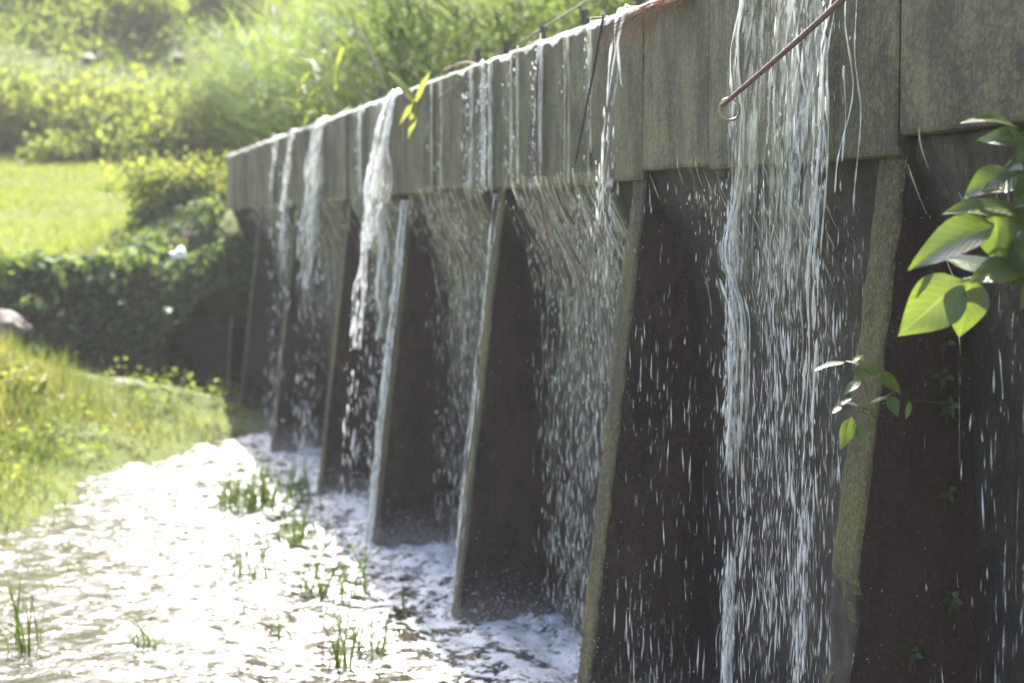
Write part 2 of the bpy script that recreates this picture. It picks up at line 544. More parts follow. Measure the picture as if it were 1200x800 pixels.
def ground_h(t, s):
    t = np.asarray(t, float); s = np.asarray(s, float)
    shore = shore_s(t)
    d = s - shore
    low = np.where(d < 0, np.maximum(-0.35, d * 0.35), np.minimum(0.03 + 0.26 * d, 0.62 + 0.05 * d))
    low = np.where(t > 10.2, np.minimum(np.maximum(low, 0.04), 0.05 + 0.12 * np.maximum(s, 0)), low)
    low = low + (fbm(t * 1.1, s * 1.1, 3) - 0.5) * 0.16 * sstep(-0.1, 0.5, d)
    wob = (fbm(s * 0.8, s * 0 + 3.3, 9) - 0.5) * 0.7
    up = 1.38 + 0.125 * np.maximum(t - 12, 0)
    hill = np.maximum(t - (25.0 + 0.12 * s), 0)
    hill = 42 * np.tanh(hill / 42); up = 1.38 + 0.125 * np.clip(t - 12, 0, 16) + hill * 0.40 + (fbm(t * 0.25, s * 0.25, 5) - 0.5) * 0.5 * sstep(13, 20, t) + (fbm(t * 0.12, s * 0.12, 6) - 0.5) * 2.5 * sstep(24, 40, t)
    # a mound where the wall dies into the bank
    up = up + 0.55 * np.exp(-((t - 14.2) / 1.5) ** 2 - ((s - 0.1) / 0.8) ** 2)
    k = sstep(11.55 + wob * 0.5, 12.1 + wob * 0.5, t)
    k = np.where(s < 0.9, sstep(12.2, 13.0, t) * (1 - sstep(0.6, 0.9, s)) + k * sstep(0.6, 0.9, s), k)
    pool = low * (1 - k) + up * k
    res = 2.38 + 0.05 * fbm(t, s, 8) + sstep(14, 40, t) * 1.2 + 42 * np.tanh(np.maximum(t - 26, 0) / 42) * 0.38
    behind = np.where(t < T_END + 0.2, (s < -0.79).astype(float), sstep(0.2, -1.6 - 0.15 * (t - 13), s))
    return pool * (1 - behind) + res * behind


tg = np.unique(np.concatenate([np.linspace(-30, -4, 14), np.linspace(-4, 9, 40), np.linspace(9, 15, 61), np.linspace(15, 30, 61), np.linspace(30, 70, 50), np.linspace(70, 150, 16)]))
sg = np.unique(np.concatenate([np.linspace(-110, -40, 8), np.linspace(-40, -4, 37), np.linspace(-4, -0.80, 17), [-0.78], np.linspace(-0.6, 7, 70), np.linspace(7, 30, 40), np.linspace(30, 110, 8)]))
TG, SG = np.meshgrid(tg, sg, indexing='ij')
HG = ground_h(TG, SG)
gv = wps(TG, SG, HG)
nt, ns = TG.shape
idx = np.arange(nt * ns).reshape(nt, ns)
gq = np.stack([idx[:-1, :-1], idx[:-1, 1:], idx[1:, 1:], idx[1:, :-1]], -1).reshape(-1, 4)
earth = 0.85 - 0.9 * np.exp(-((TG - 11.85) / 0.55) ** 2) - 0.5 * np.exp(-((TG - 12.9) / 1.2) ** 2 - ((SG - 1.0) / 1.1) ** 2) + 0.0 * TG
gm = mesh_np("ground", gv, gq[:, ::-1], earth)
tag(link("ground", gm, M_ground), "grassy bank and rising hillside around the pool", None, None, "structure")

# ------------------------------------------------------------------ pool
ta = np.concatenate([np.linspace(-30, -3.2, 20), np.arange(-3.0, 12.4, 0.03)])
sa = np.concatenate([np.arange(-0.5, 4.0, 0.03), np.linspace(4.1, 8, 14)])
TA, SA = np.meshgrid(ta, sa, indexing='ij')
ch = np.exp(-np.maximum(SA, 0) / 0.55)
zz = (fbm(TA * 5, SA * 7, 21, 3) - 0.5) * (0.028 + 0.05 * ch) + (fbm(TA * 1.6 + SA, SA * 2.6, 31, 2) - 0.5) * 0.03 + (vnoise(TA * 17, SA * 20, 41) - 0.5) * (0.008 + 0.028 * ch)
pv = wps(TA, SA, zz)
n1, n2 = TA.shape
ix = np.arange(n1 * n2).reshape(n1, n2)
pq = np.stack([ix[:-1, :-1], ix[1:, :-1], ix[1:, 1:], ix[:-1, 1:]], -1).reshape(-1, 4)
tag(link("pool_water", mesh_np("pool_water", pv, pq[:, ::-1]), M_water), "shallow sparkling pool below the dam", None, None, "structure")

# ------------------------------------------------------------------ dam
Z_B, Z_T = 2.0, 2.6
BT = [t_at(x) for x in (1060, 757, 592, 485, 412, 350, 307)]
BT = [BT[0] - 5.6, BT[0] - 3.75, BT[0] - 1.87] + BT
THK = 0.15
dam = thing("dam_wall", wp(0, 0, 0), "old concrete dam wall on leaning buttresses with water spilling over it", "dam")


def box_bm(t0, t1, s0, s1, z0, z1, bevel=0.012, jit=0.0):
    bm = bmesh.new()
    bmesh.ops.create_cube(bm, size=1)
    for v in bm.verts:
        v.co = Vector((t0 if v.co.x < 0 else t1, s0 if v.co.y < 0 else s1, z0 if v.co.z < 0 else z1))
        v.co += Vector([random.uniform(-jit, jit) for _ in range(3)])
    if bevel: bmesh.ops.bevel(bm, geom=list(bm.edges), offset=bevel, segments=2, affect='EDGES', profile=0.6)
    bm.transform(WM)
    if WM.determinant() < 0: bmesh.ops.reverse_faces(bm, faces=list(bm.faces))
    return bm


def buttress_mesh(t0, rough_below=None, seed=0):
    rows = 120
    zs = np.linspace(-0.4, 2.5, rows)
    across = np.linspace(0, 1, 7)
    v, fm = [], []
    for z in zs:
        sf = 0.115 * (Z_B - z) if z < Z_B else -0.004
        ring = []
        for k, a in enumerate(across):
            e = 1.0 if k in (0, 6) else 0.4
            j = (vnoise(z * 14, k * 1.7 + seed, seed) - 0.5) * 0.005 * e + (vnoise(z * 40, k * 2.7 + seed, seed + 3) - 0.5) * 0.006 * e + 0.0
            jt = (vnoise(z * 11, k + 9.1, seed + 2) - 0.5) * 0.012 * e
            if rough_below is not None and z < rough_below:
                r = min(1, (rough_below - z) / 0.05)
                j -= r * (0.004 + 0.026 * vnoise(z * 22, a * 5.0, seed + 31)); jt += r * (vnoise(z * 19, k * 3.3, seed + 41) - 0.5) * 0.018
            ring.append((t0 + THK * a + jt, sf + j - (0.006 if k in (0, 6) else 0), z))
        sb_ = min(0.115 * (Z_B - z), 0.3) if z < Z_B else 0.0
        ring += [(t0 + THK, sb_ - 0.05, z), (t0 + THK, -0.30, z), (t0, -0.30, z), (t0, sb_ - 0.05, z)]
        v += ring
    k = 11
    bm = bmesh.new()
    bv = [bm.verts.new(wp(*p)) for p in v]
    for i in range(rows - 1):
        for j in range(k):
            f = bm.faces.new((bv[i * k + j], bv[i * k + (j + 1) % k], bv[(i + 1) * k + (j + 1) % k], bv[(i + 1) * k + j]))
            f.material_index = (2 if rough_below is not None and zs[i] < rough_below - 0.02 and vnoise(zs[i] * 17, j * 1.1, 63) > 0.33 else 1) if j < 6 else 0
            f.smooth = j < 6
    bm.faces.new([bv[(rows - 1) * k + j] for j in range(k)])
    bmesh.ops.recalc_face_normals(bm, faces=list(bm.faces))
    me = bm_mesh("buttress", bm)
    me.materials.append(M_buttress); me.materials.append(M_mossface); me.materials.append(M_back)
    return me


butts = []
for i, t in enumerate(BT):
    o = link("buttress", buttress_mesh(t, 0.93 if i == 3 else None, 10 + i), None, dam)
    butts.append(o)
butts[3]["label"] = "moss-edged buttress with a broken crumbling lower front edge"

# wall behind the bays, leaning in under the panels
bt0, bt1 = BT[0] - 1.0, T_END
prof = [(-0.02, 2.02), (-0.06, 1.9), (-0.14, 1.75), (-0.19, 1.55), (-0.21, 1.2), (-0.23, 0.6), (-0.25, -0.4), (-0.82, -0.4), (-0.82, 2.3), (-0.13, 2.3)]
bm = bmesh.new()
rings = []
for t in np.linspace(bt0, bt1, 60):
    rings.append([bm.verts.new(wp(t, s + (vnoise(t * 5, z * 5, 77) - 0.5) * (0.03 if s > -0.5 and z < 1.95 else 0), z)) for s, z in prof])
for a, b in zip(rings[:-1], rings[1:]):
    for j in range(len(prof)):
        bm.faces.new((a[j], a[(j + 1) % len(prof)], b[(j + 1) % len(prof)], b[j]))
bm.faces.new(rings[0]); bm.faces.new(rings[-1])
bmesh.ops.recalc_face_normals(bm, faces=list(bm.faces))
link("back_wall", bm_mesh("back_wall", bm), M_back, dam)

# upright planks of the parapet
edges = BT + [T_END]
for i in range(len(edges) - 1):
    a, b = edges[i], edges[i + 1] - 0.004
    cuts = [a]
    n = max(2, round((b - a) / 0.57))
    for k in range(1, n): cuts.append(a + (b - a) * k / n + random.uniform(-0.05, 0.05))
    cuts.append(b)
    for k in range(n):
        zb = Z_B + random.uniform(-0.018, 0.02) + (0.03 if i < 3 else 0)
        me = bm_mesh("plank", box_bm(cuts[k] + 0.004, cuts[k + 1] - 0.004, -0.115, 0.024 + random.uniform(-0.010, 0.010), zb, Z_T + random.uniform(-0.008, 0.01), 0.014, 0.004))
        last = i == len(edges) - 2 and k == n - 1
        link("plank", me, M_pinkend if last else M_panel, dam)
# rough beam behind the planks, wet on top
bm = bmesh.new()
rings = []
tt = np.linspace(bt0, T_END - 0.01, 220)
for t in tt:
    z = 2.575 + (fbm(np.array(t * 4), np.array(1.0), 61) - 0.5) * 0.05
    rings.append([bm.verts.new(wp(t, s, zz_)) for s, zz_ in ((-0.118, 2.31), (-0.118, z - 0.01), (-0.15, z), (-0.34, z + 0.006), (-0.40, z - 0.02), (-0.40, 2.31))])
for a, b in zip(rings[:-1], rings[1:]):
    for j in range(6): bm.faces.new((a[j], a[(j + 1) % 6], b[(j + 1) % 6], b[j]))
bm.faces.new(rings[0]); bm.faces.new(rings[-1])
bmesh.ops.recalc_face_normals(bm, faces=list(bm.faces))
link("crest_beam", bm_mesh("crest_beam", bm), M_panel, dam)

# anchor bolts standing on the crest
bolt_px = [(733, 10), (674, 30), (622, 50), (583, 62), (553, 71), (518, 83), (488, 96), (463, 103), (437, 117)]
bolt_me = None
for i, (px, py) in enumerate(bolt_px):
    t = t_at(px) + 0.05
    h = random.uniform(0.075, 0.105)
    bm = bmesh.new()
    for r, z0, z1 in ((0.014, -0.03, h), (0.024, h * 0.45, h * 0.45 + 0.022), (0.019, h - 0.006, h + 0.014)):
        bmesh.ops.create_cone(bm, cap_ends=True, segments=8, radius1=r, radius2=r * 0.93, depth=z1 - z0, matrix=Matrix.Translation((0, 0, (z0 + z1) / 2)))
    bm.transform(Matrix.Translation(Vector(wp(t, -0.06, Z_T + 0.002))) @ Matrix.Rotation(random.uniform(-0.18, 0.18), 4, 'X') @ Matrix.Rotation(random.uniform(-0.2, 0.2), 4, 'Y'))
    link("anchor_bolt", bm_mesh("anchor_bolt", bm), M_bolt, dam)

# loose stones lodged in the broken edge
def stone_mesh(name, c, r, seed, sub=2, squash=(1, 1, 1)):
    bm = bmesh.new()
    bmesh.ops.create_icosphere(bm, subdivisions=sub, radius=1)
    for v in bm.verts:
        p = v.co.copy()
        k = 1 + 0.55 * (vnoise(p.x * 1.9 + seed, p.y * 1.9 + p.z * 2.3, seed) - 0.5) + 0.25 * (vnoise(p.x * 5 + p.z * 4, p.y * 5 + seed, seed + 3) - 0.5)
        v.co = Vector((p.x * k * r * squash[0], p.y * k * r * squash[1], p.z * k * r * squash[2]))
    bm.transform(Matrix.Translation(Vector([float(x) for x in c])) @ Matrix.Rotation(seed * 1.3, 4, 'Z'))
    return bm_mesh(name, bm, sub > 2)


for k, (px, py, r) in enumerate([(997, 713, 0.022), (994, 748, 0.03), (1002, 765, 0.034), (992, 785, 0.03), (1004, 735, 0.02), (990, 772, 0.022), (1000, 800, 0.035), (992, 825, 0.03)]):
    p = at(px, py, 4.17)
    t, s = ts_of(p[0], p[1])
    t = BT[3] + THK * (0.25 + 0.5 * random.random())
    s = 0.115 * (Z_B - p[2]) - 0.012
    link("stone", stone_mesh("stone", wp(t, s + 0.012, p[2]), r * 1.2, 3 + k, 2, (1, 1, 0.75)), M_stone if k % 2 else M_buttress, butts[3])

# ------------------------------------------------------------------ falling water
class Drops:
    """stretched droplets: thin 4-sided spindles"""
    def __init__(self): self.p, self.l, self.r = [], [], []

    def add(self, pts, length, rad): self.p.append(pts); self.l.append(length); self.r.append(rad)

    def arrays(self, dirn=None):
        p = np.concatenate(self.p); L = np.concatenate(self.l)[:, None]; r = np.concatenate(self.r)[:, None]
        n = len(p)
        d = np.stack([rng.normal(0, 0.05, n), rng.normal(0, 0.05, n), np.ones(n)], 1)
        top = p + d * L * 0.62; bot = p - d * L * 0.38
        x = np.array([1.0, 0, 0]); y = np.array([0, 1.0, 0])
        v = np.stack([top, p + x * r, p + y * r, p - x * r, p - y * r, bot], 1).reshape(-1, 3)
        f = np.array([[0, 1, 2], [0, 2, 3], [0, 3, 4], [0, 4, 1], [5, 2, 1], [5, 3, 2], [5, 4, 3], [5, 1, 4]])
        return v, (f[None] + (np.arange(n) * 6)[:, None, None]).reshape(-1, 3), np.repeat(0.12 + 0.85 * rng.random(n) ** 1.7, 6)


def tris_of(tb):
    return np.concatenate(tb.v), np.concatenate([q[:, [0, 1, 2]] for q in tb.q] + [q[:, [0, 2, 3]] for q in tb.q]), np.concatenate(tb.t)


def slab_s(z):
    return 0.03 - 0.195 * sstep(-0.15, 0.50, 2.0 - z) + 0.03 * sstep(-0.15, 0.0, 2.0 - z) - 0.015 * (2.0 - z)


def strand_pieces(tb, z, tw, s, r0, ph, k, keep=0.6, vert=0.012):
    """cut one falling strand into wandering pieces of uneven length"""
    gate = vnoise(z * 9 + ph, z * 0 + k * 1.3, 9)
    r = r0 * (0.16 + 1.5 * vnoise(z * 34 + ph, z * 0 + k, 8) ** 2.2 + 0.5 * vnoise(z * 11 + ph, z * 0 + k, 4))
    r = r * np.clip((keep - gate) * 8 + 0.5, 0, 1)
    r[0] *= 0.6; r[-1] *= 0.1
    i = 0
    while i < len(z):
        if r[i] <= 1e-5: i += 1; continue
        j = i
        while j + 1 < len(z) and r[j + 1] > 1e-5: j += 1
        if j - i >= 3: tb.add(wps(tw[i:j + 1], s[i:j + 1], z[i:j + 1]), r[i:j + 1], 0.2 + 0.75 * rng.random() ** 1.3, flat=0.7)
        i = j + 1


def stream(label, t, width, strands, drops, v_out=(0.15, 0.4), z_stop=0.0, rad=0.006, drop_r=0.0026, cling=False, mat=None, s0=0.03, break_z=1.5, group=None, name="waterfall", wob=0.02, drop_len=0.075, spread=1.3, bundles=4, keep=0.62, z_drop=None, drift=0.0):
    """one stream over the crest: bundles of wandering strands that tear into stretched drops"""
    tb = Tubes(5)
    bt = rng.uniform(-0.5, 0.5, bundles) * width
    bv = rng.uniform(v_out[0], v_out[1], bundles)
    bp = rng.uniform(0, 50, bundles)
    for k in range(strands):
        b = k % bundles
        z0 = Z_T + rng.uniform(-0.01, 0.02)
        if not cling and k > bundles: z0 -= abs(rng.normal(0, 0.25))
        ze = max(z_stop, break_z + rng.uniform(-0.45, 0.35)) if not cling else z_stop + rng.uniform(-0.02, 0.05)
        if cling and rng.random() < 0.35: ze = rng.uniform(2.1, 2.4)
        ze = min(ze, z0 - 0.25)
        n = max(10, int((z0 - ze) / 0.012))
        z = np.linspace(z0, ze, n)
        tau = np.sqrt(np.maximum(Z_T + 0.02 - z, 0) / 4.9)
        s = s0 + (0 if cling else 1) * (bv[b] + rng.normal(0, 0.03)) * tau + rng.normal(0, 0.004)
        ph = rng.uniform(0, 9)
        tw = t + bt[b] + rng.normal(0, 0.10) * width + drift * tau
        tw = tw + (vnoise(z * 3.1 + bp[b], z * 0 + b, 5) - 0.5) * wob * 3.0 * (0.3 if cling else 1) + (vnoise(z * 5 + ph, z * 0 + k, 6) - 0.5) * wob * 0.8 + (vnoise(z * 30 + ph, z * 0 + k, 3) - 0.5) * wob * 0.08
        s = s + (vnoise(z * 5 + bp[b], z * 0 + b, 7) - 0.5) * wob * (0.2 if cling else 1.6)
        r = rad * rng.uniform(0.35, 1.2)
        strand_pieces(tb, z, tw, s, r, ph, k, keep if not cling else 0.8)
        if k <= bundles and not cling:
            tb.add(np.vstack([wps(np.array([tw[0]] * 2), np.array([-0.1, 0.0]), np.array([Z_T - 0.012, Z_T + 0.006])), wps(tw[:6], s[:6], z[:6])]), np.full(8, r), 0.6, flat=0.6)
    parts = [tris_of(tb)] if tb.v else []
    if drops:
        d = Drops()
        zt = z_drop or Z_T
        zlo = max(z_stop, 0.0)
        z = zt - (zt - zlo) * rng.random(drops) ** (0.75 if not cling else 1.0)
        tau = np.sqrt(np.maximum(Z_T - z, 0) / 4.9)
        grow = 1 + (spread - 1) * (Z_T - z) / Z_T
        nb = max(8, drops // 60)
        cb = rng.integers(0, nb, drops)
        ct = rng.normal(0, 0.36, nb)[cb]
        lump = (vnoise(z * 4 + cb * 3.7, z * 0 + cb, 19) - 0.5) * 0.35
        tcen = t + width * grow * (ct + lump + rng.normal(0, 0.05, drops)) + drift * tau
        s = s0 + rng.uniform(v_out[0], v_out[1], drops) * tau * (0.35 if cling else 1) + np.abs(rng.normal(0, 0.012, drops))
        big = rng.random(drops) ** 4 * 1.5
        ok = vnoise(tcen * 17, z * 3.2, 23) + 0.5 * vnoise(tcen * 50, z * 9, 24) + 0.25 * rng.random(drops) > (0.85 if not cling else 0.0)
        z, tau, tcen, s, big = z[ok], tau[ok], tcen[ok], s[ok], big[ok]; drops = len(z)
        L = drop_len * (0.25 + 1.0 * rng.random(drops)) * (0.2 + 0.95 * tau / 0.7) * (0.7 + 0.6 * big)
        d.add(wps(tcen, s, z), L, drop_r * (0.4 + 1.1 * big))
        parts.append(d.arrays())
    v, q, tt_ = join(parts)
    return tag(link(name, mesh_np(name, v, q, tt_), mat or M_fall), label, "waterfall", group, "stuff")


def curtain(label, ta_, tb_, z0, z1, v, dens, s0=0.045, drift=0.0, seed=0):
    """a thin torn sheet of water falling clear of the wall"""
    tq = np.linspace(ta_, tb_, max(10, int((tb_ - ta_) / 0.012)))
    zq = np.linspace(z0, z1, int((z0 - z1) / 0.015))
    A, B = np.meshgrid(tq, zq, indexing='ij')
    tau = np.sqrt(np.maximum(Z_T + 0.02 - B, 0) / 4.9)
    Sx = s0 + v * tau + (vnoise(A * 16 + seed, B * 2.2, 55) - 0.5) * 0.05 + (vnoise(A * 45, B * 6 + seed, 56) - 0.5) * 0.012
    At = A + drift * tau + (vnoise(B * 2.7 + seed, A * 4, 58) - 0.5) * 0.05
    e = np.minimum(A - ta_, tb_ - A) / (tb_ - ta_)
    fade = np.clip(e * 9, 0, 1) * np.clip((B - z1) / (0.55 * (z0 - z1)), 0, 1) * dens * (0.35 + 1.0 * vnoise(A * 14, B * 1.4 + seed, 57))
    i_ = np.arange(A.size).reshape(A.shape)
    q = np.stack([i_[:-1, :-1], i_[1:, :-1], i_[1:, 1:], i_[:-1, 1:]], -1).reshape(-1, 4)
    return tag(link("water_sheet", mesh_np("water_sheet", wps(At, Sx, B), q, np.clip(fade, 0, 1)), M_sheet), label, "waterfall", None, "stuff")


def veil(label, ta_, tb_, strands, drops, z_break=1.0, dens=1.0, sheet=True):
    """water that clings under the panels, then drops in front of the wall behind"""
    tb = Tubes(4)
    for k in range(strands):
        f = rng.random()
        tc = ta_ + (tb_ - ta_) * f
        z0 = 2.03 - abs(rng.normal(0, 0.35)) if k % 3 else 2.03 + rng.uniform(-0.03, 0.02)
        z0 = max(z0, 0.9)
        ze = z0 - rng.uniform(0.12, 0.5)
        n = int((z0 - ze) / 0.03) + 5
        z = np.linspace(z0, ze, n); ph = rng.uniform(0, 9)
        out = rng.uniform(0.004, 0.07) + 0.10 * rng.random() ** 3
        s = slab_s(z) + out
        s = s - (0.06 * rng.random() - 0.01) * sstep(0.0, 0.5, 2.0 - z)
        tw = tc + (vnoise(z * 2.5 + ph, z * 0 + k, 5) - 0.5) * 0.05 + (z0 - z) * rng.normal(0, 0.03)
        strand_pieces(tb, z, tw, s, rng.uniform(0.0008, 0.0026), ph, k, 0.47)
    parts = [tris_of(tb)]
    if drops:
        d = Drops()
        z = 1.95 * (1 - rng.random(drops) ** 1.1)
        nb = 40
        cb = rng.integers(0, nb, drops)
        cl = rng.uniform(ta_, tb_, nb)[cb] + (vnoise(z * 3 + cb * 2.2, z * 0 + cb, 12) - 0.5) * 0.15
        tc = np.where(rng.random(drops) < 0.65, cl + rng.normal(0, 0.018, drops), rng.uniform(ta_, tb_, drops))
        tau = np.sqrt((2.0 - z) / 4.9)
        big = rng.random(drops) ** 3
        ok = vnoise(tc * 13, z * 3.0, 25) + 0.5 * vnoise(tc * 40, z * 8, 26) + 0.25 * rng.random(drops) > 0.82
        z, tau, tc, big = z[ok], tau[ok], tc[ok], big[ok]; drops = len(z)
        d.add(wps(tc, slab_s(z) + rng.uniform(0.01, 0.15, drops), z), 0.075 * (0.25 + rng.random(drops)) * (0.25 + 1.2 * tau), 0.0019 * (0.5 + 1.3 * big))
        parts.append(d.arrays())
    v, q, t_ = join(parts)
    root = thing("water_veil", wp((ta_ + tb_) / 2, 0, 2.0), label, "waterfall", "veils of water hanging in the bays of the dam")
    root["kind"] = "stuff"
    link("strands", mesh_np("strands", v, q, t_), M_veil, root, "stuff")
    if sheet:
        tq = np.linspace(ta_ - 0.02, tb_ + 0.02, max(8, int((tb_ - ta_) / 0.016)))
        zq = np.linspace(2.035, 0.55, 90)
        A, B = np.meshgrid(tq, zq, indexing='ij')
        Sx = slab_s(B) + 0.018 + (vnoise(A * 22, B * 2.5, 55) - 0.5) * 0.03 + (vnoise(A * 60, B * 7, 59) - 0.5) * 0.01
        At = A + (vnoise(B * 2.5, A * 5, 58) - 0.5) * 0.05
        edge = np.clip(np.minimum(A - tq[0], tq[-1] - A) / 0.10, 0, 1) * (0.35 + 0.75 * vnoise(A * 7, B * 1.0, 57))
        fade = np.clip((B - 0.75) / 1.0, 0, 1) * np.clip(edge * 1.3, 0, 1) * dens
        i_ = np.arange(A.size).reshape(A.shape)
        q = np.stack([i_[:-1, :-1], i_[1:, :-1], i_[1:, 1:], i_[:-1, 1:]], -1).reshape(-1, 4)
        link("sheet", mesh_np("sheet", wps(At, Sx, B), q, np.clip(fade, 0, 1)), M_sheet, root)
    return root


G_R = "thin rivulets running down the face of the dam"
# --- streams over the crest, from the near end to the far end
stream("broad white torrent pouring over the crest behind the rusty rod", t_at(955), 0.24, 16, 3000, (0.0, 0.17), 0.0, 0.0046, 0.0019, s0=0.05, break_z=2.0, wob=0.03, spread=1.1, bundles=8, keep=0.40, drop_len=0.075)
stream("ropy outer strand of the torrent, twisting down its far edge", t_at(886), 0.020, 18, 2300, (0.0, 0.035), 0.0, 0.0048, 0.0026, s0=0.06, break_z=0.9, wob=0.034, spread=2.2, bundles=1, keep=0.41, drop_len=0.075)
stream("long slanting jet of the torrent, on its near edge", t_at(1000), 0.022, 12, 1100, (0.11, 0.16), 0.0, 0.0048, 0.0024, s0=0.05, break_z=1.6, wob=0.018, spread=3.6, bundles=1, keep=0.44, drop_len=0.075)
curtain("thin greenish sheet of water between the ropes of the torrent", t_at(1000), t_at(884), 2.61, 1.55, 0.16, 1.5, seed=3)
curtain("grey sheet of water sliding down behind the slanting jet", t_at(985), t_at(940), 2.61, 1.6, 0.08, 1.0, s0=0.035, seed=7)
stream("sparse drops beside the mossy buttress under the leafy sprig", t_at(1020), 0.09, 5, 500, (0.05, 0.3), 0.0, 0.003, 0.0022, s0=0.04, break_z=2.2, spread=1.2)
stream("scattered drops in the bay behind the broad leaves", t_at(1190), 0.5, 2, 420, (0.05, 0.2), 0.0, 0.0015, 0.0015, s0=-0.12, break_z=2.2, spread=1.0, z_drop=1.9)
stream("rattling drops down the joint beside the tuft of rusty fibres", t_at(742), 0.05, 10, 260, (0.1, 0.3), 1.2, 0.0045, 0.0032, cling=False, break_z=2.2, spread=1.1)
stream("scattered drops falling in front of the dark bay below the rod", t_at(815), 0.5, 0, 750, (0.0, 0.3), 0.0, 0.003, 0.0015, s0=0.0, break_z=2.2, z_drop=1.95)
for lab, px, w, ns_, nd in (
        ("pale rivulet beside the leaning dark stick", 702, 0.03, 4, 40), ("single narrow rivulet between the dark stick and the red stem", 674, 0.02, 3, 20),
        ("frayed white rivulet right beside the hanging red stem", 641, 0.06, 9, 120), ("first of two pale wavy rivulets left of the red stem", 616, 0.025, 4, 40),
        ("second of two pale wavy rivulets left of the red stem", 607, 0.03, 5, 60), ("white twin rivulet falling past the fourth buttress, near half", 583, 0.04, 6, 90),
        ("white twin rivulet falling past the fourth buttress, far half", 575, 0.04, 7, 90), ("beaded rivulet under the end of the thin leaning cane", 561, 0.05, 6, 110),
        ("short yellowish rivulet right of the hanging grass blades", 525, 0.025, 3, 30), ("faint short trickle near the hanging grass blades", 513, 0.02, 3, 20),
        ("pale trickle left of the gushing spout", 455, 0.04, 3, 30), ("white rivulet on the far planks left of the gushing spout", 429, 0.09, 8, 90)):
    stream(lab, t_at(px), w, ns_, nd, (0.05, 0.2), Z_B - 0.02, 0.0055, 0.0036, True, M_rivulet if ns_ < 6 else M_fall, s0=0.036, name="rivulet", wob=0.02, group=G_R, drop_len=0.05)
stream("gushing white spout under the hanging grass blades", t_at(474), 0.12, 46, 900, (0.12, 0.5), 0.0, 0.0085, 0.0040, s0=0.05, break_z=1.55, wob=0.03, spread=1.5, bundles=6, keep=0.66, drop_len=0.06)
curtain("pale sheet of water inside the gushing spout", t_at(478), t_at(456), 2.6, 1.3, 0.28, 1.0, seed=9)
stream("foamy white band down the far planks", t_at(385), 0.36, 30, 600, (0.08, 0.35), 0.0, 0.0085, 0.0045, s0=0.04, break_z=1.6, spread=1.0, bundles=6, keep=0.6)
curtain("streaky sheet of water within the foamy white band", t_at(393), t_at(374), 2.6, 1.0, 0.2, 1.0, seed=14)
stream("narrow white fall near the far end of the dam", t_at(352), 0.3, 16, 380, (0.08, 0.3), 0.0, 0.008, 0.0045, s0=0.04, break_z=1.8, spread=1.0)
stream("last dripping trickle at the far end of the dam", t_at(332), 0.2, 7, 180, (0.05, 0.2), 0.0, 0.007, 0.004, s0=0.04, break_z=1.9, spread=1.0)

# --- veils below the panels
veil("broad greenish veil of water filling the bay below the red stem", BT[4] + 0.2, BT[5] - 0.42, 260, 6500, 1.05)
veil("greenish veil of water in the bay beneath the twin rivulets", BT[5] + 0.25, BT[6] - 0.3, 170, 3200, 1.25)
veil("white veil of water in the bay below the gushing spout", BT[6] + 0.25, BT[7] - 0.25, 130, 2400, 1.2)
veil("distant veil of water below the foamy white band", BT[7] + 0.25, BT[8] - 0.25, 110, 1600, 1.2)
veil("farthest veil of water, in the last bay of the dam", BT[8] + 0.4, BT[9] - 0.1, 140, 500, 1.4, 0.8)
veil("thin fringe of trickles behind the broad white torrent", BT[3] + 0.25, BT[4] - 0.5, 60, 2600, 1.35, 0.22)
veil("sparse fringe of trickles in the bay behind the broad leaves", BT[3] - 0.9, BT[3] - 0.12, 26, 420, 1.7, 0.15)


# water running down the leaning front edges
def edge_run(label, i, n, rad, frac=1.0, nd=80):
    tb = Tubes(5)
    for k in range(n):
        z = np.linspace(1.98, 0.0, 170)
        tc = BT[i] + THK * (0.25 + 0.7 * rng.random())
        tw = tc + (vnoise(z * 5 + k * 3, z * 0, 15) - 0.5) * 0.05
        s = 0.115 * (Z_B - z) + 0.012
        strand_pieces(tb, z, tw, s + rng.uniform(0, 0.03), rad * rng.uniform(0.5, 1.2), k * 3.7, k, 0.6)
    tag(link("rivulet", tb.mesh("rivulet"), M_fall), label, "waterfall", G_R, "stuff")


edge_run("bright white water sliding down the front of the sixth buttress from the far end", 6, 16, 0.007)
edge_run("glistening trickle down the front of the buttress beside the greenish veil", 5, 5, 0.004)

# spray where the water lands
d = Drops()
for i in range(3, 9):
    n = 3200
    tc = rng.uniform(BT[i] + 0.2, BT[i + 1], n)
    z = np.abs(rng.normal(0, 0.13, n)); s = rng.normal(0.1, 0.2, n)
    s = np.maximum(s, -0.17)
    d.add(wps(tc, s, z + 0.01), 0.003 + 0.007 * rng.random(n), 0.0009 + 0.0024 * rng.random(n) ** 3)
v, q, t_ = d.arrays()
tag(link("spray", mesh_np("spray", v, q, t_), M_drop), "fine white spray over the water along the foot of the dam", "spray", None, "stuff")
d = Drops()
for i in range(3, 8):                                  # beads clinging to the camera-facing sides
    n = 420 if i < 5 else 160
    z = np.where(rng.random(n) < 0.6, np.abs(rng.normal(0, 0.4, n)), rng.uniform(0, 1.9, n)); z = np.minimum(z, 1.9)
    sf = rng.uniform(-0.2, 0.10, n) + np.where(rng.random(n) < 0.5, 0.115 * (2 - z), 0); sf = np.minimum(sf, 0.115 * (2 - z) - 0.015)
    d.add(wps(BT[i] - 0.003 + 0 * z, sf, z), 0.003 + 0.006 * rng.random(n) ** 2, 0.0009 + 0.0022 * rng.random(n) ** 3)
v, q, t_ = d.arrays()
tag(link("water_beads", mesh_np("water_beads", v, q, t_), M_drop), "tiny glistening water beads on the dark sides of the buttresses", "water drops", None, "stuff")
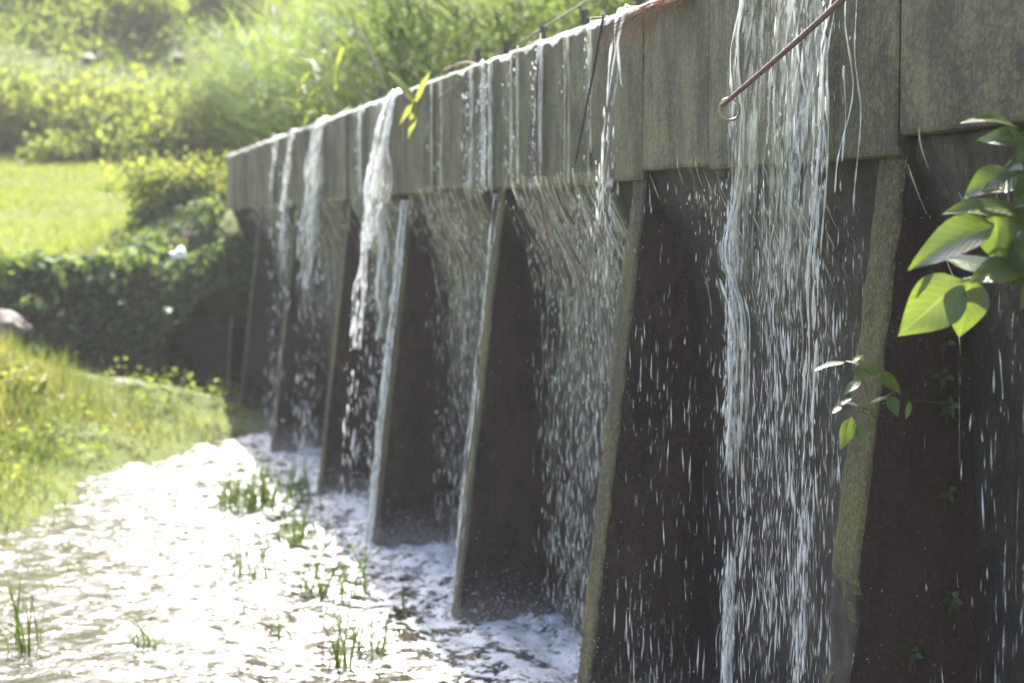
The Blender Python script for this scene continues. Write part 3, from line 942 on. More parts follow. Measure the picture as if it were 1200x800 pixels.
# wet bright rim of water sliding over the crest
tq = np.linspace(BT[0], T_END - 0.02, 900)
prof_c = [(-0.36, 2.592), (-0.2, 2.600), (-0.1, 2.612), (-0.03, 2.614), (0.015, 2.608), (0.036, 2.598), (0.040, 2.585)]
V = []
for k, (s, z) in enumerate(prof_c):
    j = (fbm(tq * 9, tq * 0 + k, 71, 3) - 0.5) * 0.014
    drip = (fbm(tq * 9, tq * 0, 73, 3) - 0.52) * 0.10 if k == 6 else 0
    V.append(wps(tq, np.full_like(tq, s), z + j - np.maximum(drip, -0.02)))
V = np.stack(V, 0); film_t = np.repeat(np.full(len(prof_c), 0.9), len(tq)) * np.clip(0.2 + 1.5 * (fbm(np.tile(tq, len(prof_c)) * 5, np.repeat(np.arange(len(prof_c)), len(tq)) * 0.6, 74, 3) - 0.2), 0.1, 1); i_ = np.arange(V.shape[0] * V.shape[1]).reshape(V.shape[:2])
q = np.stack([i_[:-1, :-1], i_[:-1, 1:], i_[1:, 1:], i_[1:, :-1]], -1).reshape(-1, 4)
tag(link("overflow_water", mesh_np("overflow_water", V.reshape(-1, 3), q[:, ::-1], film_t), M_fall), "glinting film of water sliding over the top edge of the dam", "water", None, "stuff")

# ------------------------------------------------------------------ things on the dam
def gpt(p): return [float(x) for x in p]


# rusty rod with a wire loop
tip, top_ = at(846, 124, 4.62), at(1075, -84, 4.36)
rod = thing("rusty_rod", top_, "rusty brown rod hanging over the crest with a wet wire loop at its tip", "rod")
dirn = (top_ - tip)
link("shaft", tube_mesh("shaft", np.array([tip + dirn * f + np.array([0, 0, -0.010 * math.sin(f * 3.14)]) for f in np.linspace(0, 1.08, 20)]), np.linspace(0.0065, 0.0105, 20), 8), M_rust, rod)
c = at(855, 128, 4.62); rr = 0.030
lp = np.array([c + np.array([math.cos(a) * rr * 0.9, 0.012 * math.sin(a), math.sin(a) * rr]) for a in np.linspace(0.3, 6.5, 30)])
link("wire_loop", tube_mesh("wire_loop", lp, 0.0033, 6), M_wire, rod)
n = 30
a = rng.uniform(3.3, 5.6, n)
link("water_drops", stone_mesh("water_drops", c + np.array([-0.003, 0, -rr - 0.004]), 0.0075, 5, 2, (1.6, 1, 0.8)), M_drop, rod)
link("water_drop", stone_mesh("water_drop", at(861, 147, 4.62), 0.006, 8, 2, (0.8, 0.8, 1.5)), M_drop, rod)
for f in (0.62,):
    p = tip + dirn * f
    link("wire_tie", tube_mesh("wire_tie", np.array([p + np.array([0.012 * math.cos(x), 0.012 * math.sin(x) * 0.5, 0.014 * math.sin(x) + 0.002 * x]) for x in np.linspace(0, 9, 24)]), 0.0018, 5), M_wire, rod)

# tuft of rusty root fibres on the crest
tb = Tubes(4)
for k in range(70):
    f = rng.random()
    p0 = face_pt(rng.uniform(782, 812), -4 + rng.uniform(-8, 4), 0.03)
    if k % 5 < 2: p2 = face_pt(rng.uniform(700, 735), rng.uniform(44, 62), 0.10)
    elif k % 5 < 4: p2 = face_pt(rng.uniform(738, 765), rng.uniform(30, 66), 0.09)
    else: p2 = face_pt(rng.uniform(762, 808), rng.uniform(12, 50), 0.07)
    p1 = (p0 + p2) / 2 + NV * 0.03 + np.array([0, 0, 0.02 + rng.normal(0, 0.008)])
    tb.add(smooth_path([p0, p1, p2], 10), np.linspace(0.0018, 0.0005, 10), rng.random())
tag(link("root_fibres", tb.mesh("root_fibres"), M_fibre), "tuft of rusty brown root fibres drooping over the crest of the dam", "root fibres")


def stick(name, label, cat, pts, rad, mat, n=20):
    tag(link(name, tube_mesh(name, smooth_path(pts, n), np.linspace(rad[0], rad[1], n), 6), mat), label, cat)


stick("dark_stick", "thin dark wet stick leaning against the dam face beside the fibres", "stick", [face_pt(707, 18, 0.04), face_pt(693, 95, 0.055), face_pt(674, 192, 0.06)], (0.0052, 0.0035), M_darktwig)
stick("dark_twig", "short black twig lying across the crest by the dark stick", "stick", [face_pt(718, 20, 0.0), face_pt(704, 21, 0.05), face_pt(688, 22, 0.1)], (0.004, 0.003), M_darktwig)
stick("red_stem", "long red-brown stem hanging down the dam into the bay", "stem", [face_pt(634, 40, -0.01), face_pt(630, 75, 0.045), face_pt(629, 150, 0.05), face_pt(631, 215, 0.055), face_pt(640, 270, 0.04), face_pt(660, 325, 0.02)], (0.005, 0.003), M_redtwig, 40)
stick("thin_cane", "long thin brown cane leaning up off the crest of the dam", "stick", [face_pt(514, 116, 0.06), face_pt(560, 82, 0.02), face_pt(600, 56, -0.10), face_pt(648, 26, -0.3), face_pt(700, -6, -0.55)], (0.005, 0.0045), M_twig)
stick("crest_twig", "curved orange-brown twig lying along the crest near the thin cane", "stick", [face_pt(520, 82, -0.02), face_pt(545, 73, 0.0), face_pt(562, 78, 0.03), face_pt(566, 84, 0.05)], (0.005, 0.003), M_redtwig)
stick("wire_end", "thin crooked wire along the crest right of the red stem", "wire", [face_pt(618, 52, 0.0), face_pt(638, 47, -0.02), face_pt(655, 42, -0.05)], (0.0035, 0.0025), M_darktwig)
stick("fine_rootlet", "fine dark rootlet lying on the dam face left of the fourth buttress", "stem", [face_pt(560, 105, 0.04), face_pt(553, 150, 0.045), face_pt(545, 195, 0.05)], (0.004, 0.002), M_darktwig)


# ------------------------------------------------------------------ leaves with shape
def leaf_mesh(name, base, tip, width, normal, droop=0.15, cup=0.12, wave=0.03, seed=0, nu=6, nv=10, blunt=0.9):
    base = np.asarray(base, float); tip = np.asarray(tip, float)
    ax = tip - base; L = np.linalg.norm(ax); ax /= L
    nr = np.asarray(normal, float); nr = nr - ax * (nr @ ax); nr /= np.linalg.norm(nr) + 1e-9
    sd = np.cross(nr, ax)
    V, UV = [], []
    for j in range(nv + 1):
        f = j / nv
        w = width * 0.5 * (math.sin(math.pi * min(1, f ** 0.72)) ** blunt) * (1.0 - 0.25 * f) * 1.12 + 0.0004
        bend = -droop * L * (f * f - f * 0.6) + 0.0
        for i in range(nu + 1):
            u = i / nu * 2 - 1
            z = bend + cup * width * (abs(u) ** 1.3) * math.sin(math.pi * f) + wave * width * math.sin(9 * f + 3 * u + seed) * abs(u)
            V.append(base + ax * L * f + sd * w * u + nr * z); UV.append((i / nu, f))
    q = [[j * (nu + 1) + i, j * (nu + 1) + i + 1, (j + 1) * (nu + 1) + i + 1, (j + 1) * (nu + 1) + i] for j in range(nv) for i in range(nu)]
    return mesh_np(name, np.array(V), np.array(q), None, True, np.array(UV))


UPV = np.array([0.0, 0.0, 1.0]); TOW = np.array([0.0, -1.0, 0.35])
YB = 3.55
branch = thing("leafy_branch", at(1330, 350, 3.2), "leafy branch with broad sunlit leaves reaching in front of the dam", "branch")
link("twig", tube_mesh("twig", smooth_path([at(1480, 420, 3.2), at(1300, 345, 3.25), at(1215, 322, YB), at(1160, 323, YB), at(1128, 328, YB)], 30), np.linspace(0.007, 0.0022, 30), 6), M_stem, branch)
link("twig", tube_mesh("twig", smooth_path([at(1300, 345, 3.25), at(1245, 290, YB + 0.05), at(1215, 240, YB + 0.1), at(1195, 180, YB + 0.12), at(1180, 150, YB + 0.12)], 24), np.linspace(0.005, 0.0018, 24), 6), M_stem, branch)
# base px, tip px, width px, dy of base/tip, normal, droop, cup
LV = [
    ((1128, 328), (1052, 394), 64, 0.0, 0.02, (0.25, -0.9, 0.45), 0.10, 0.10, 1.0),
    ((1137, 326), (1124, 396), 52, 0.0, 0.02, (-0.2, -0.95, 0.3), 0.12, 0.12, 0.95),
    ((1165, 262), (1062, 314), 40, 0.0, 0.05, (0.1, -0.5, 0.9), 0.18, 0.2, 0.9),
    ((1172, 322), (1100, 298), 30, 0.03, 0.10, (0.1, -0.25, 1.0), 0.15, 0.1, 0.9),
    ((1196, 248), (1106, 244), 32, 0.05, -0.02, (0.0, -0.25, 1.0), 0.2, 0.1, 0.9),
    ((1190, 205), (1130, 228), 36, 0.08, 0.04, (0.2, -0.4, 1.0), 0.25, 0.14, 0.9),
    ((1195, 150), (1131, 134), 20, 0.10, 0.03, (0.0, -0.2, 1.0), 0.35, 0.1, 0.9),
    ((1205, 165), (1146, 162), 26, 0.12, 0.12, (-0.1, -0.5, 0.9), 0.15, 0.12, 0.9),
    ((1165, 250), (1172, 312), 48, 0.04, 0.04, (-0.2, -0.9, 0.35), 0.1, 0.12, 0.95),
    ((1195, 312), (1136, 330), 34, 0.02, -0.04, (0.1, -0.3, 1.0), 0.1, 0.1, 0.9),
    ((1215, 215), (1152, 220), 34, 0.10, 0.04, (0.05, -0.2, 1.0), 0.15, 0.12, 0.9),
    ((1190, 280), (1222, 345), 46, 0.03, 0.0, (0.2, -0.9, 0.35), 0.12, 0.12, 0.95),
    ((1230, 250), (1175, 292), 40, 0.14, 0.1, (0.1, -0.6, 0.8), 0.12, 0.12, 0.95),
    ((1240, 180), (1176, 196), 36, 0.16, 0.14, (0.1, -0.4, 0.9), 0.15, 0.12, 0.9),
    ((1260, 330), (1300, 400), 50, 0.0, 0.0, (0.1, -0.9, 0.4), 0.1, 0.12, 0.95),
    ((1225, 200), (1186, 246), 40, 0.06, 0.02, (0.15, -0.9, 0.4), 0.1, 0.12, 0.95),
    ((1215, 265), (1150, 282), 36, 0.08, 0.06, (0.05, -0.7, 0.7), 0.14, 0.1, 0.9),
    ((1230, 300), (1178, 334), 40, 0.06, 0.05, (0.1, -0.85, 0.5), 0.12, 0.12, 0.95),
    ((1225, 150), (1190, 190), 34, 0.1, 0.08, (0.1, -0.85, 0.5), 0.12, 0.12, 0.95),
    ((1235, 240), (1196, 290), 44, 0.02, 0.0, (-0.1, -0.95, 0.3), 0.1, 0.12, 0.95),
    ((1225, 325), (1196, 362), 34, 0.02, 0.0, (0.1, -0.8, 0.5), 0.1, 0.12, 0.95),
]
for k, (b, tpx, w, db, dt, nrm, dr, cu, bl) in enumerate(LV):
    if nrm[2] > 0.75: nrm, w = (nrm[0], nrm[1] - 0.38, nrm[2] - 0.1), w * 1.3
    me = leaf_mesh("leaf", at(*b, YB + db), at(*tpx, YB + dt), w / 2000 * YB, nrm, dr, cu, 0.04, k, 6, 10, bl)
    link("leaf", me, M_leaf, branch)

# leafy sprig growing on the mossy buttress
YS = 4.12
root_p = at(1020, 478, 4.15)
sprig = thing("leafy_sprig", root_p, "small leafy sprig sprouting from the mossy buttress edge", "plant")
for pts, r in (([at(1022, 486, 4.16), at(1018, 470, 4.1), at(1010, 440, YS - 0.05), at(1007, 428, YS - 0.06)], 0.0022),
               ([at(1018, 480, 4.1), at(1005, 476, YS - 0.05), at(985, 474, YS - 0.07)], 0.0016),
               ([at(1020, 478, 4.1), at(1035, 466, YS - 0.08), at(1050, 458, YS - 0.1)], 0.0016),
               ([at(1016, 474, 4.1), at(1004, 490, YS - 0.06), at(1000, 500, YS - 0.07)], 0.0015)):
    link("stem", tube_mesh("stem", smooth_path(pts, 12), np.linspace(r, r * 0.6, 12), 5), M_stem, sprig)
SL = [((990, 424), (953, 432), 10, (0, -0.4, 1)), ((1000, 424), (1012, 416), 10, (0, -0.3, 1)), ((1008, 428), (990, 422), 9, (0, -0.2, 1)),
      ((1010, 430), (1004, 446), 14, (0.1, -0.9, .3)), ((1014, 428), (1028, 440), 15, (0, -0.8, .6)), ((1030, 438), (1058, 462), 22, (0.0, -0.7, .7)),
      ((1008, 446), (988, 462), 12, (0, -0.5, .9)), ((985, 474), (998, 466), 9, (0, -0.4, .9)), ((1006, 476), (984, 470), 8, (0, -0.2, 1)),
      ((1042, 464), (1052, 488), 16, (0.1, -0.9, .3)), ((1040, 466), (1018, 472), 9, (0, -0.3, 1)), ((998, 488), (985, 528), 19, (0.2, -0.95, .2)),
      ((1006, 496), (1014, 522), 12, (-.2, -0.9, .3)), ((1016, 494), (1024, 504), 12, (0, -0.8, .4)), ((1066, 470), (1062, 492), 8, (0.2, -0.9, .2)),
      ((985, 476), (974, 484), 7, (0, -0.5, .8)), ((1008, 424), (1011, 416), 6, (0, -.8, .4))]
for k, (b, tpx, w, nrm) in enumerate(SL):
    link("leaf", leaf_mesh("leaf", at(*b, YS - 0.07), at(*tpx, YS - 0.09 + 0.02 * (k % 3)), w / 2000 * YS, nrm, 0.15, 0.12, 0.03, k, 4, 7, 0.95), M_leaf, sprig)


def side_pt(px, py, off=0.008):
    """point on the camera-facing side of the near mossy buttress"""
    d = at(px, py, 1.0) - np.array([0, 0, CAM_Z])
    t0 = ts_of(0, 0)[0]
    k = (BT[3] - off - t0) / (d @ WV)
    return np.array([0, 0, CAM_Z]) + d * k


vine = thing("creeping_vine", side_pt(1040, 495), "thin dark runner vine trailing across the dark side of the buttress", "vine")
link("stem", tube_mesh("stem", smooth_path([side_pt(1010, 482), side_pt(1040, 494), side_pt(1075, 494), side_pt(1110, 486)], 16), 0.0011, 5), M_darktwig, vine)
link("stem", tube_mesh("stem", smooth_path([side_pt(1035, 518), side_pt(1060, 530), side_pt(1100, 515), side_pt(1140, 488), side_pt(1165, 474)], 20), 0.0011, 5), M_darktwig, vine)
link("stem", tube_mesh("stem", smooth_path([side_pt(1062, 470), side_pt(1080, 469), side_pt(1098, 472)], 10), 0.0012, 5), M_stem, vine)
for lab, c0, sc, nl in (("tiny three-leaved weed on the dark buttress right of the sprig", (1106, 440), 13, 4), ("small round-leaved weed just below the three-leaved weed", (1112, 475), 14, 5),
                        ("faint weed low on the dark buttress side", (1115, 700), 14, 5), ("drooping weed near the bottom of the dark buttress", (1070, 765), 12, 4), ("dim weed high on the dark buttress below the broad leaves", (1108, 400), 12, 3), ("faint weed tuft midway down the dark buttress", (1110, 575), 13, 4)):
    w_ = thing("wall_weed", side_pt(*c0), lab, "weed")
    for k in range(nl):
        a = k / nl * 6.28 + c0[0]
        b = side_pt(c0[0] + 2 * math.cos(a), c0[1] + 2 * math.sin(a), 0.012)
        e = side_pt(c0[0] + sc * math.cos(a), c0[1] + sc * math.sin(a) + 3, 0.03)
        link("leaf", leaf_mesh("leaf", b, e, 0.016, (0, -1, 0.3), 0.1, 0.1, 0.03, k, 3, 5), M_leaf, w_)
    link("stem", tube_mesh("stem", smooth_path([side_pt(c0[0], c0[1], 0.014), side_pt(c0[0] - 2, c0[1] + 10, 0.008), side_pt(c0[0] - 3, c0[1] + 22, 0.003)], 6), 0.0012, 5), M_stem, w_)

# yellow-green grass blades caught on the crest
gs = thing("grass_sprig", face_pt(487, 118, 0.05), "yellow-green grass sprig hanging over the gushing spout", "grass sprig")
for b, m_, e, w in (((487, 119), (470, 100), (455, 84), 10), ((487, 119), (495, 100), (504, 84), 7), ((487, 119), (484, 140), (478, 163), 9), ((487, 117), (476, 132), (468, 146), 7)):
    P = smooth_path([face_pt(*b, 0.06), face_pt(*m_, 0.09), face_pt(*e, 0.07)], 8)
    wd = w / 2000 * 9.6 * 0.5 * np.array([0.5, 0.8, 1, 1, 0.9, 0.7, 0.4, 0.05])
    sd = np.cross(P[-1] - P[0], [0.2, 1, 0.1]); sd /= np.linalg.norm(sd)
    v = np.stack([P - sd * wd[:, None], P + NV * 0.006, P + sd * wd[:, None]], 1).reshape(-1, 3)
    q = np.array([[3 * i + j, 3 * i + j + 1, 3 * i + 4 + j, 3 * i + 3 + j] for i in range(7) for j in range(2)])
    link("blade", mesh_np("blade", v, q, np.full(len(v), 0.95)), M_ylbush, gs)

# ------------------------------------------------------------------ far abutment
ab = thing("retaining_wall", wp(12.1, 0.6, 0), "low dark stone retaining wall under the ivy at the far end of the pool", "wall")
bm = box_bm(12.22, 12.9, -0.22, 1.35, 0.74, 0.86, 0.02, 0.015)
link("coping", bm_mesh("coping", bm), M_back, ab)
bm = bmesh.new()
gr = []
for k, sv in enumerate(np.linspace(-0.24, 1.35, 26)):
    gr.append([bm.verts.new(wp(12.42 + (fbm(np.array(sv * 4), np.array(zv * 6), 121) - 0.5) * 0.22, sv, zv)) for zv in np.linspace(-0.2, 0.74, 14)])
for a_, b_ in zip(gr[:-1], gr[1:]):
    for j in range(13): bm.faces.new((a_[j], b_[j], b_[j + 1], a_[j + 1]))
bmesh.ops.solidify(bm, geom=list(bm.faces), thickness=-0.3)
bmesh.ops.recalc_face_normals(bm, faces=list(bm.faces))
link("stone_face", bm_mesh("stone_face", bm, True), M_back, ab)


def rock(label, px, py, Y, r, sq, seed):
    p = at(px, py, Y)
    tag(link("rock", stone_mesh("rock", p, r, seed, 3, sq), M_stone), label, "rock")


rock("grey weathered boulder jutting from the ivy on the bank", 8, 388, 16.0, 0.24, (1.25, 0.9, 0.75), 4)
rock("flat pale stone slab lying at the foot of the ivy", 130, 456, 15.6, 0.36, (1.3, 0.75, 0.28), 9)
rock("second flat stone slab half buried in grass before the first", 116, 466, 15.2, 0.3, (1.2, 0.6, 0.2), 14)
rock("small half-sunk stone at the water's edge below the slabs", 172, 490, 15.0, 0.13, (1.2, 0.9, 0.6), 19)
p = at(209, 299, 17.8)
bm = bmesh.new()
bmesh.ops.create_grid(bm, x_segments=6, y_segments=5, size=0.09)
for v in bm.verts: v.co.z = 0.03 * math.sin(v.co.x * 40) + 0.02 * math.sin(v.co.y * 55 + v.co.x * 20); v.co.x *= 0.9
bmesh.ops.solidify(bm, geom=list(bm.faces), thickness=0.003)
bm.transform(Matrix.Translation(Vector(gpt(p))) @ Matrix.Rotation(0.9, 4, 'X') @ Matrix.Rotation(0.4, 4, 'Z'))
tag(link("litter", bm_mesh("litter", bm, True), M_white), "crumpled white scrap lying at the edge of the lawn", "litter")
stick("pale_stake", "thin pale stake standing against the dark retaining wall", "stake", [at(266, 478, 16.9), at(268, 420, 16.95), at(271, 372, 17.0)], (0.010, 0.008), M_drystem)


# ------------------------------------------------------------------ vegetation
def hz(p):
    t, s = ts_of(p[:, 0], p[:, 1]); return ground_h(t, s)


def ts_points(n, t0, t1, s0, s1):
    t = rng.uniform(t0, t1, n); s = rng.uniform(s0, s1, n)
    z = ground_h(t, s)
    return t, s, wps(t, s, z)


# lawn
t, s, p = ts_points(95000, 11.75, 26.5, 0.4, 11)
keep = ((s > 1.0 + rng.normal(0, 0.2, len(s))) | (t > 15.5)) & (rng.random(len(s)) < np.clip(1.6 - (t - 12) / 16, 0.35, 1))
p, t = p[keep], t[keep]; n = len(p)
h = rng.uniform(0.05, 0.12, n) * (0.8 + 0.9 * (fbm(p[:, 0] * 0.9, p[:, 1] * 0.9, 88) - 0.3))
v, q, ti = blades(p, h, rng.uniform(0.006, 0.012, n) * 1.3, rng.normal(0, 0.035, (n, 2)), np.clip(0.35 + 0.5 * fbm(p[:, 0] * 1.5, p[:, 1] * 1.5, 81) + rng.normal(0, 0.15, n), 0, 1), 2)
tag(link("lawn_grass", mesh_np("lawn_grass", v, q, ti), M_lawn), "sunny yellow-green lawn on top of the bank", "grass", None, "stuff")

# taller grass on the near bank
t, s, p = ts_points(60000, 2.5, 12.0, 0.0, 6.5)
sh = shore_s(t)
keep = (s - sh > rng.normal(0.0, 0.16, len(s))) & (fbm(t * 2.2, s * 2.2, 93, 3) + 0.25 * rng.random(len(s)) > 0.42) & ((t < 11.5) | (rng.random(len(s)) < 0.3)) & (rng.random(len(s)) < np.clip(0.9 - 0.7 * sstep(9.0, 11, t) * sstep(1.6, 0.6, s), 0.15, 1))
p, t, s = p[keep], t[keep], s[keep]; n = len(p)
dd = s - shore_s(t)
h = (0.02 + 0.50 * np.clip(fbm(p[:, 0] * 2.6, p[:, 1] * 2.6, 91, 3) - 0.25, 0, 1) ** 1.3 + 0.16 * rng.random(n) ** 3) * np.clip(0.5 + dd * 0.6, 0.5, 1.1) * (1 - 0.6 * sstep(9.2, 10.2, t) * sstep(2.1, 1.2, s))
v, q, ti = blades(p, h, rng.uniform(0.006, 0.013, n), rng.normal(0, 0.08, (n, 2)), np.clip(2.0 * fbm(p[:, 0] * 1.7, p[:, 1] * 1.7, 92, 3) - 0.55 + 0.25 * sstep(1.5, 3.0, s) + rng.normal(0, 0.2, n), 0, 1), 3)
tag(link("bank_grass", mesh_np("bank_grass", v, q, ti), M_bankgrass), "rough sunlit grass along the edge of the pool", "grass", None, "stuff")
# low weeds among the bank grass
t, s, p = ts_points(22000, 3, 12.5, 0.1, 6.5)
keep = (s - shore_s(t) > 0.05) & (fbm(p[:, 0] * 1.9, p[:, 1] * 1.9, 95) + 0.1 * (t > 11.3) > 0.5)
p = p[keep]; n = len(p); p[:, 2] += rng.uniform(0.02, 0.20, n)
v, q, ti = leaves(p, rng.uniform(0.03, 0.075, n), rng.normal(0, 1, (n, 3)) * [1, 1, 0.5], rng.random(n))
tag(link("bank_weeds", mesh_np("bank_weeds", v, q, ti), M_under), "low broad-leaved weeds mixed into the rough bank grass", "weeds", None, "stuff")


def bush_parts(c, rx, ry, rz, n, size, lobes=7, seed=0, droop=0.2):
    r = np.random.default_rng(seed)
    cs = r.normal(0, 0.42, (lobes, 3)) * [rx, ry, rz * 0.7]; rad = r.uniform(0.38, 0.62, lobes)
    k = r.integers(0, lobes, n)
    d = r.normal(size=(n, 3)); d /= np.linalg.norm(d, axis=1)[:, None]
    rr = r.random(n) ** 0.45
    p = cs[k] + d * (rr * rad[k] * (1 + 0.25 * r.normal(size=n)))[:, None] * [rx, ry, rz]
    p = p + np.asarray(c) + [0, 0, rz * 0.75]
    p[:, 2] = np.maximum(p[:, 2], c[2] - 0.05)
    ax = d + r.normal(0, 0.7, (n, 3)); ax[:, 2] -= droop
    shade = np.clip(0.5 + 0.25 * d[:, 2] + r.normal(0, 0.2, n), 0, 1)
    shade = np.clip(0.3 + 0.4 * r.random(n) + 0.3 * r.random(lobes)[k], 0, 1)
    return p, size * r.uniform(0.6, 1.3, n), ax, shade


def bush(label, c, rx, ry, rz, n, size, mat, seed, group=None, name="bush", cat="bush", lobes=7):
    root = thing(name, c, label, cat, group)
    p, sz, ax, sh = bush_parts(c, rx, ry, rz, n, size, lobes, seed)
    v, q, ti = leaves(p, sz, ax, sh, 0.6)
    link("foliage", mesh_np("foliage", v, q, ti), mat, root, "stuff")
    tb = Tubes(5)
    r = np.random.default_rng(seed + 1)
    for k in range(6):
        e = np.asarray(c) + [r.normal(0, 0.4) * rx, r.normal(0, 0.4) * ry, rz * r.uniform(0.7, 1.3)]
        tb.add(smooth_path([np.asarray(c) - [0, 0, 0.15], (np.asarray(c) + e) / 2 + r.normal(0, 0.08, 3), e], 8), np.linspace(0.03, 0.008, 8) * max(0.4, rz))
    link("stems", tb.mesh("stems"), M_twig, root, "stuff")
    return root


def ground_at(px, Y, sink=0.1):
    x = (px - 600) / 2000 * Y
    t, s = ts_of(x, Y)
    return np.array([x, Y, float(ground_h(np.array(t), np.array(s))) - sink])


# ivy over the bank and the retaining wall
n = 15000
s = rng.uniform(-0.1, 7.5, n); t = 11.15 + 1.25 * rng.random(n) + (fbm(s * 0.8, s * 0 + 3.3, 9) - 0.5) * 0.7
sel = rng.random(n) < 0.22
t = np.where(sel, rng.uniform(12.6, 15.5, n), t); s = np.where(sel, 0.1 + 1.1 * rng.random(n) * np.clip(1.2 - (t - 12.6) * 0.2, 0.3, 1), s)
z = ground_h(t, s)
cl = fbm(s * 2.1, t * 2.1 + z * 1.5, 97)
keep = (cl > 0.40 + 0.16 * rng.random(n) + 0.12 * sstep(11.6, 11.1, t) + 0.1 * sstep(12.1, 12.8, t) * (s > 1.8)) & ((s > 1.35) | (z > 0.95) | (t > 12.7))
t, s, z = t[keep], s[keep], z[keep]; n = len(t)
p = wps(t - 0.55 * rng.random(n) ** 1.5 * (0.3 + 1.1 * fbm(s * 1.4, z * 2.0, 96)), s, z + rng.uniform(0.0, 0.17, n) * (0.3 + 1.2 * fbm(s * 3, t * 3, 98)))
ax = np.stack([rng.normal(0, 0.8, n), -0.8 + rng.normal(0, 0.6, n), -0.5 + rng.normal(0, 0.6, n)], 1)
A = leaves(p, rng.uniform(0.06, 0.15, n), ax, rng.random(n), 0.85)
n = 2600                                               # hanging over the coping and the wall end
s = rng.uniform(-0.25, 1.7, n); f = rng.random(n) ** 0.8
hang = 0.62 + 0.5 * fbm(s * 3.0, s * 0 + 1.0, 99)
z = 1.75 - 0.35 * np.abs(s - 0.1) ** 0.8 - f * hang * (0.55 + 0.6 * sstep(0.3, 1.5, s))
p = wps(np.interp(z, [0.6, 1.0, 1.8], [11.9, 11.95, 12.6]) - rng.uniform(0, 0.2, n), s, z)
ax = np.stack([rng.normal(0, 0.8, n), -0.8 + rng.normal(0, 0.6, n), -0.7 + rng.normal(0, 0.6, n)], 1)
B = leaves(p, rng.uniform(0.05, 0.11, n), ax, rng.random(n), 0.85)
v, q, ti = join([A, B])
tag(link("ivy", mesh_np("ivy", v, q, ti), M_ivy), "dark ivy hanging over the bank between lawn and pool", "ivy", None, "stuff")

bush("low yellow-green bush at the far end of the dam", wp(14.4, 0.35, 1.95), 0.75, 0.6, 0.42, 3800, 0.075, M_ylbush, 41)
bush("dark leafy bush under the yellow-green bush at the dam end", wp(13.1, 0.75, 1.15), 0.55, 0.4, 0.42, 2200, 0.075, M_darkbush, 42)
bush("small bright leafy plant in the water by the far buttresses", at(315, 535, 13.9) - np.array([0, 0, 0.2]), 0.22, 0.18, 0.14, 320, 0.05, M_ylbush, 43, name="water_plant", cat="plant", lobes=5)

# bushes on the slope beyond the lawn
HB = [
    ("bright yellow-green bush in the middle of the lower slope", 75, 30.0, 1.6, 1.0, M_ylbush, 5200, "b"),
    ("rounded light green bush beside the bright yellow-green one", 135, 30.5, 1.4, 1.1, M_ylbush, 5200, "b"),
    ("grey-green bush at the left end of the lower slope", 5, 30.0, 1.3, 0.95, M_under, 4500, "b"),
    ("dark green shrub in a dip at the edge of the lawn", 182, 29.5, 1.0, 1.0, M_darkbush, 3600, "b"),
    ("tall mid-green bush where the lawn meets the reeds", 235, 28.5, 1.3, 1.2, M_under, 4600, "b"),
    ("brownish low shrub at the foot of the slope", 105, 28.2, 0.9, 0.45, M_under, 2400, "b"),
    ("pale spreading bush halfway up the slope", 150, 37.0, 1.7, 1.1, M_under, 4200, "b"),
    ("dark bush halfway up the slope below the tree", 40, 38.0, 1.7, 1.2, M_darkbush, 4200, "b"),
    ("light bush high on the slope next to the bare patch", 180, 45.0, 2.0, 1.5, M_ylbush, 4200, "b"),
    ("deep green bush near the top of the slope", 125, 48.0, 2.0, 1.6, M_under, 4200, "b"),
    ("large dusky bush at the top of the slope beneath the tree", 15, 47.0, 2.2, 1.6, M_darkbush, 4200, "b"),
    ("bushy clump above the reeds where the slope turns", 260, 40.0, 1.8, 1.4, M_under, 4200, "b"),
]
for k, (lab, px, Y, rw, rh, mt, n, _) in enumerate(HB):
    bush(lab, ground_at(px, Y), rw, rw * 0.8, rh * 0.8, n // 2, 0.13 if Y < 34 else 0.18, mt, 60 + k, "bushes on the slope beyond the lawn", lobes=10)

# undergrowth covering the hillside
n = 230000
t = 25.0 + 65 * rng.random(n) ** 1.35; s = rng.uniform(-26, 24, n)
px_t = wps(t, s, t * 0)
vis = (px_t[:, 0] / px_t[:, 1] > -0.36) & (px_t[:, 0] / px_t[:, 1] < 0.36)
t, s = t[vis], s[vis]; n = len(t)
bump_ = fbm(t * 0.55, s * 0.55, 101, 3)
hgt = (0.08 + np.maximum(bump_ - 0.26, 0) * 2.2) * (0.6 + 0.02 * (t - 25)) * sstep(25, 27.5, t)
z = ground_h(t, s) + hgt * (rng.random(n) ** 0.35)
p = wps(t, s, z) + rng.normal(0, 0.1, (n, 3))
ax = rng.normal(0, 1, (n, 3)); ax[:, 2] += 0.2
v, q, ti = leaves(p, (0.10 + 0.0028 * (t - 25)) * rng.uniform(0.7, 1.5, n), ax, np.clip(0.75 * fbm(t * 0.5, s * 0.5, 103, 2) + rng.normal(0.1, 0.17, n), 0, 1), 0.5)
tag(link("undergrowth", mesh_np("undergrowth", v, q, ti), M_under), "tangled green undergrowth covering the hillside", "undergrowth", None, "stuff")

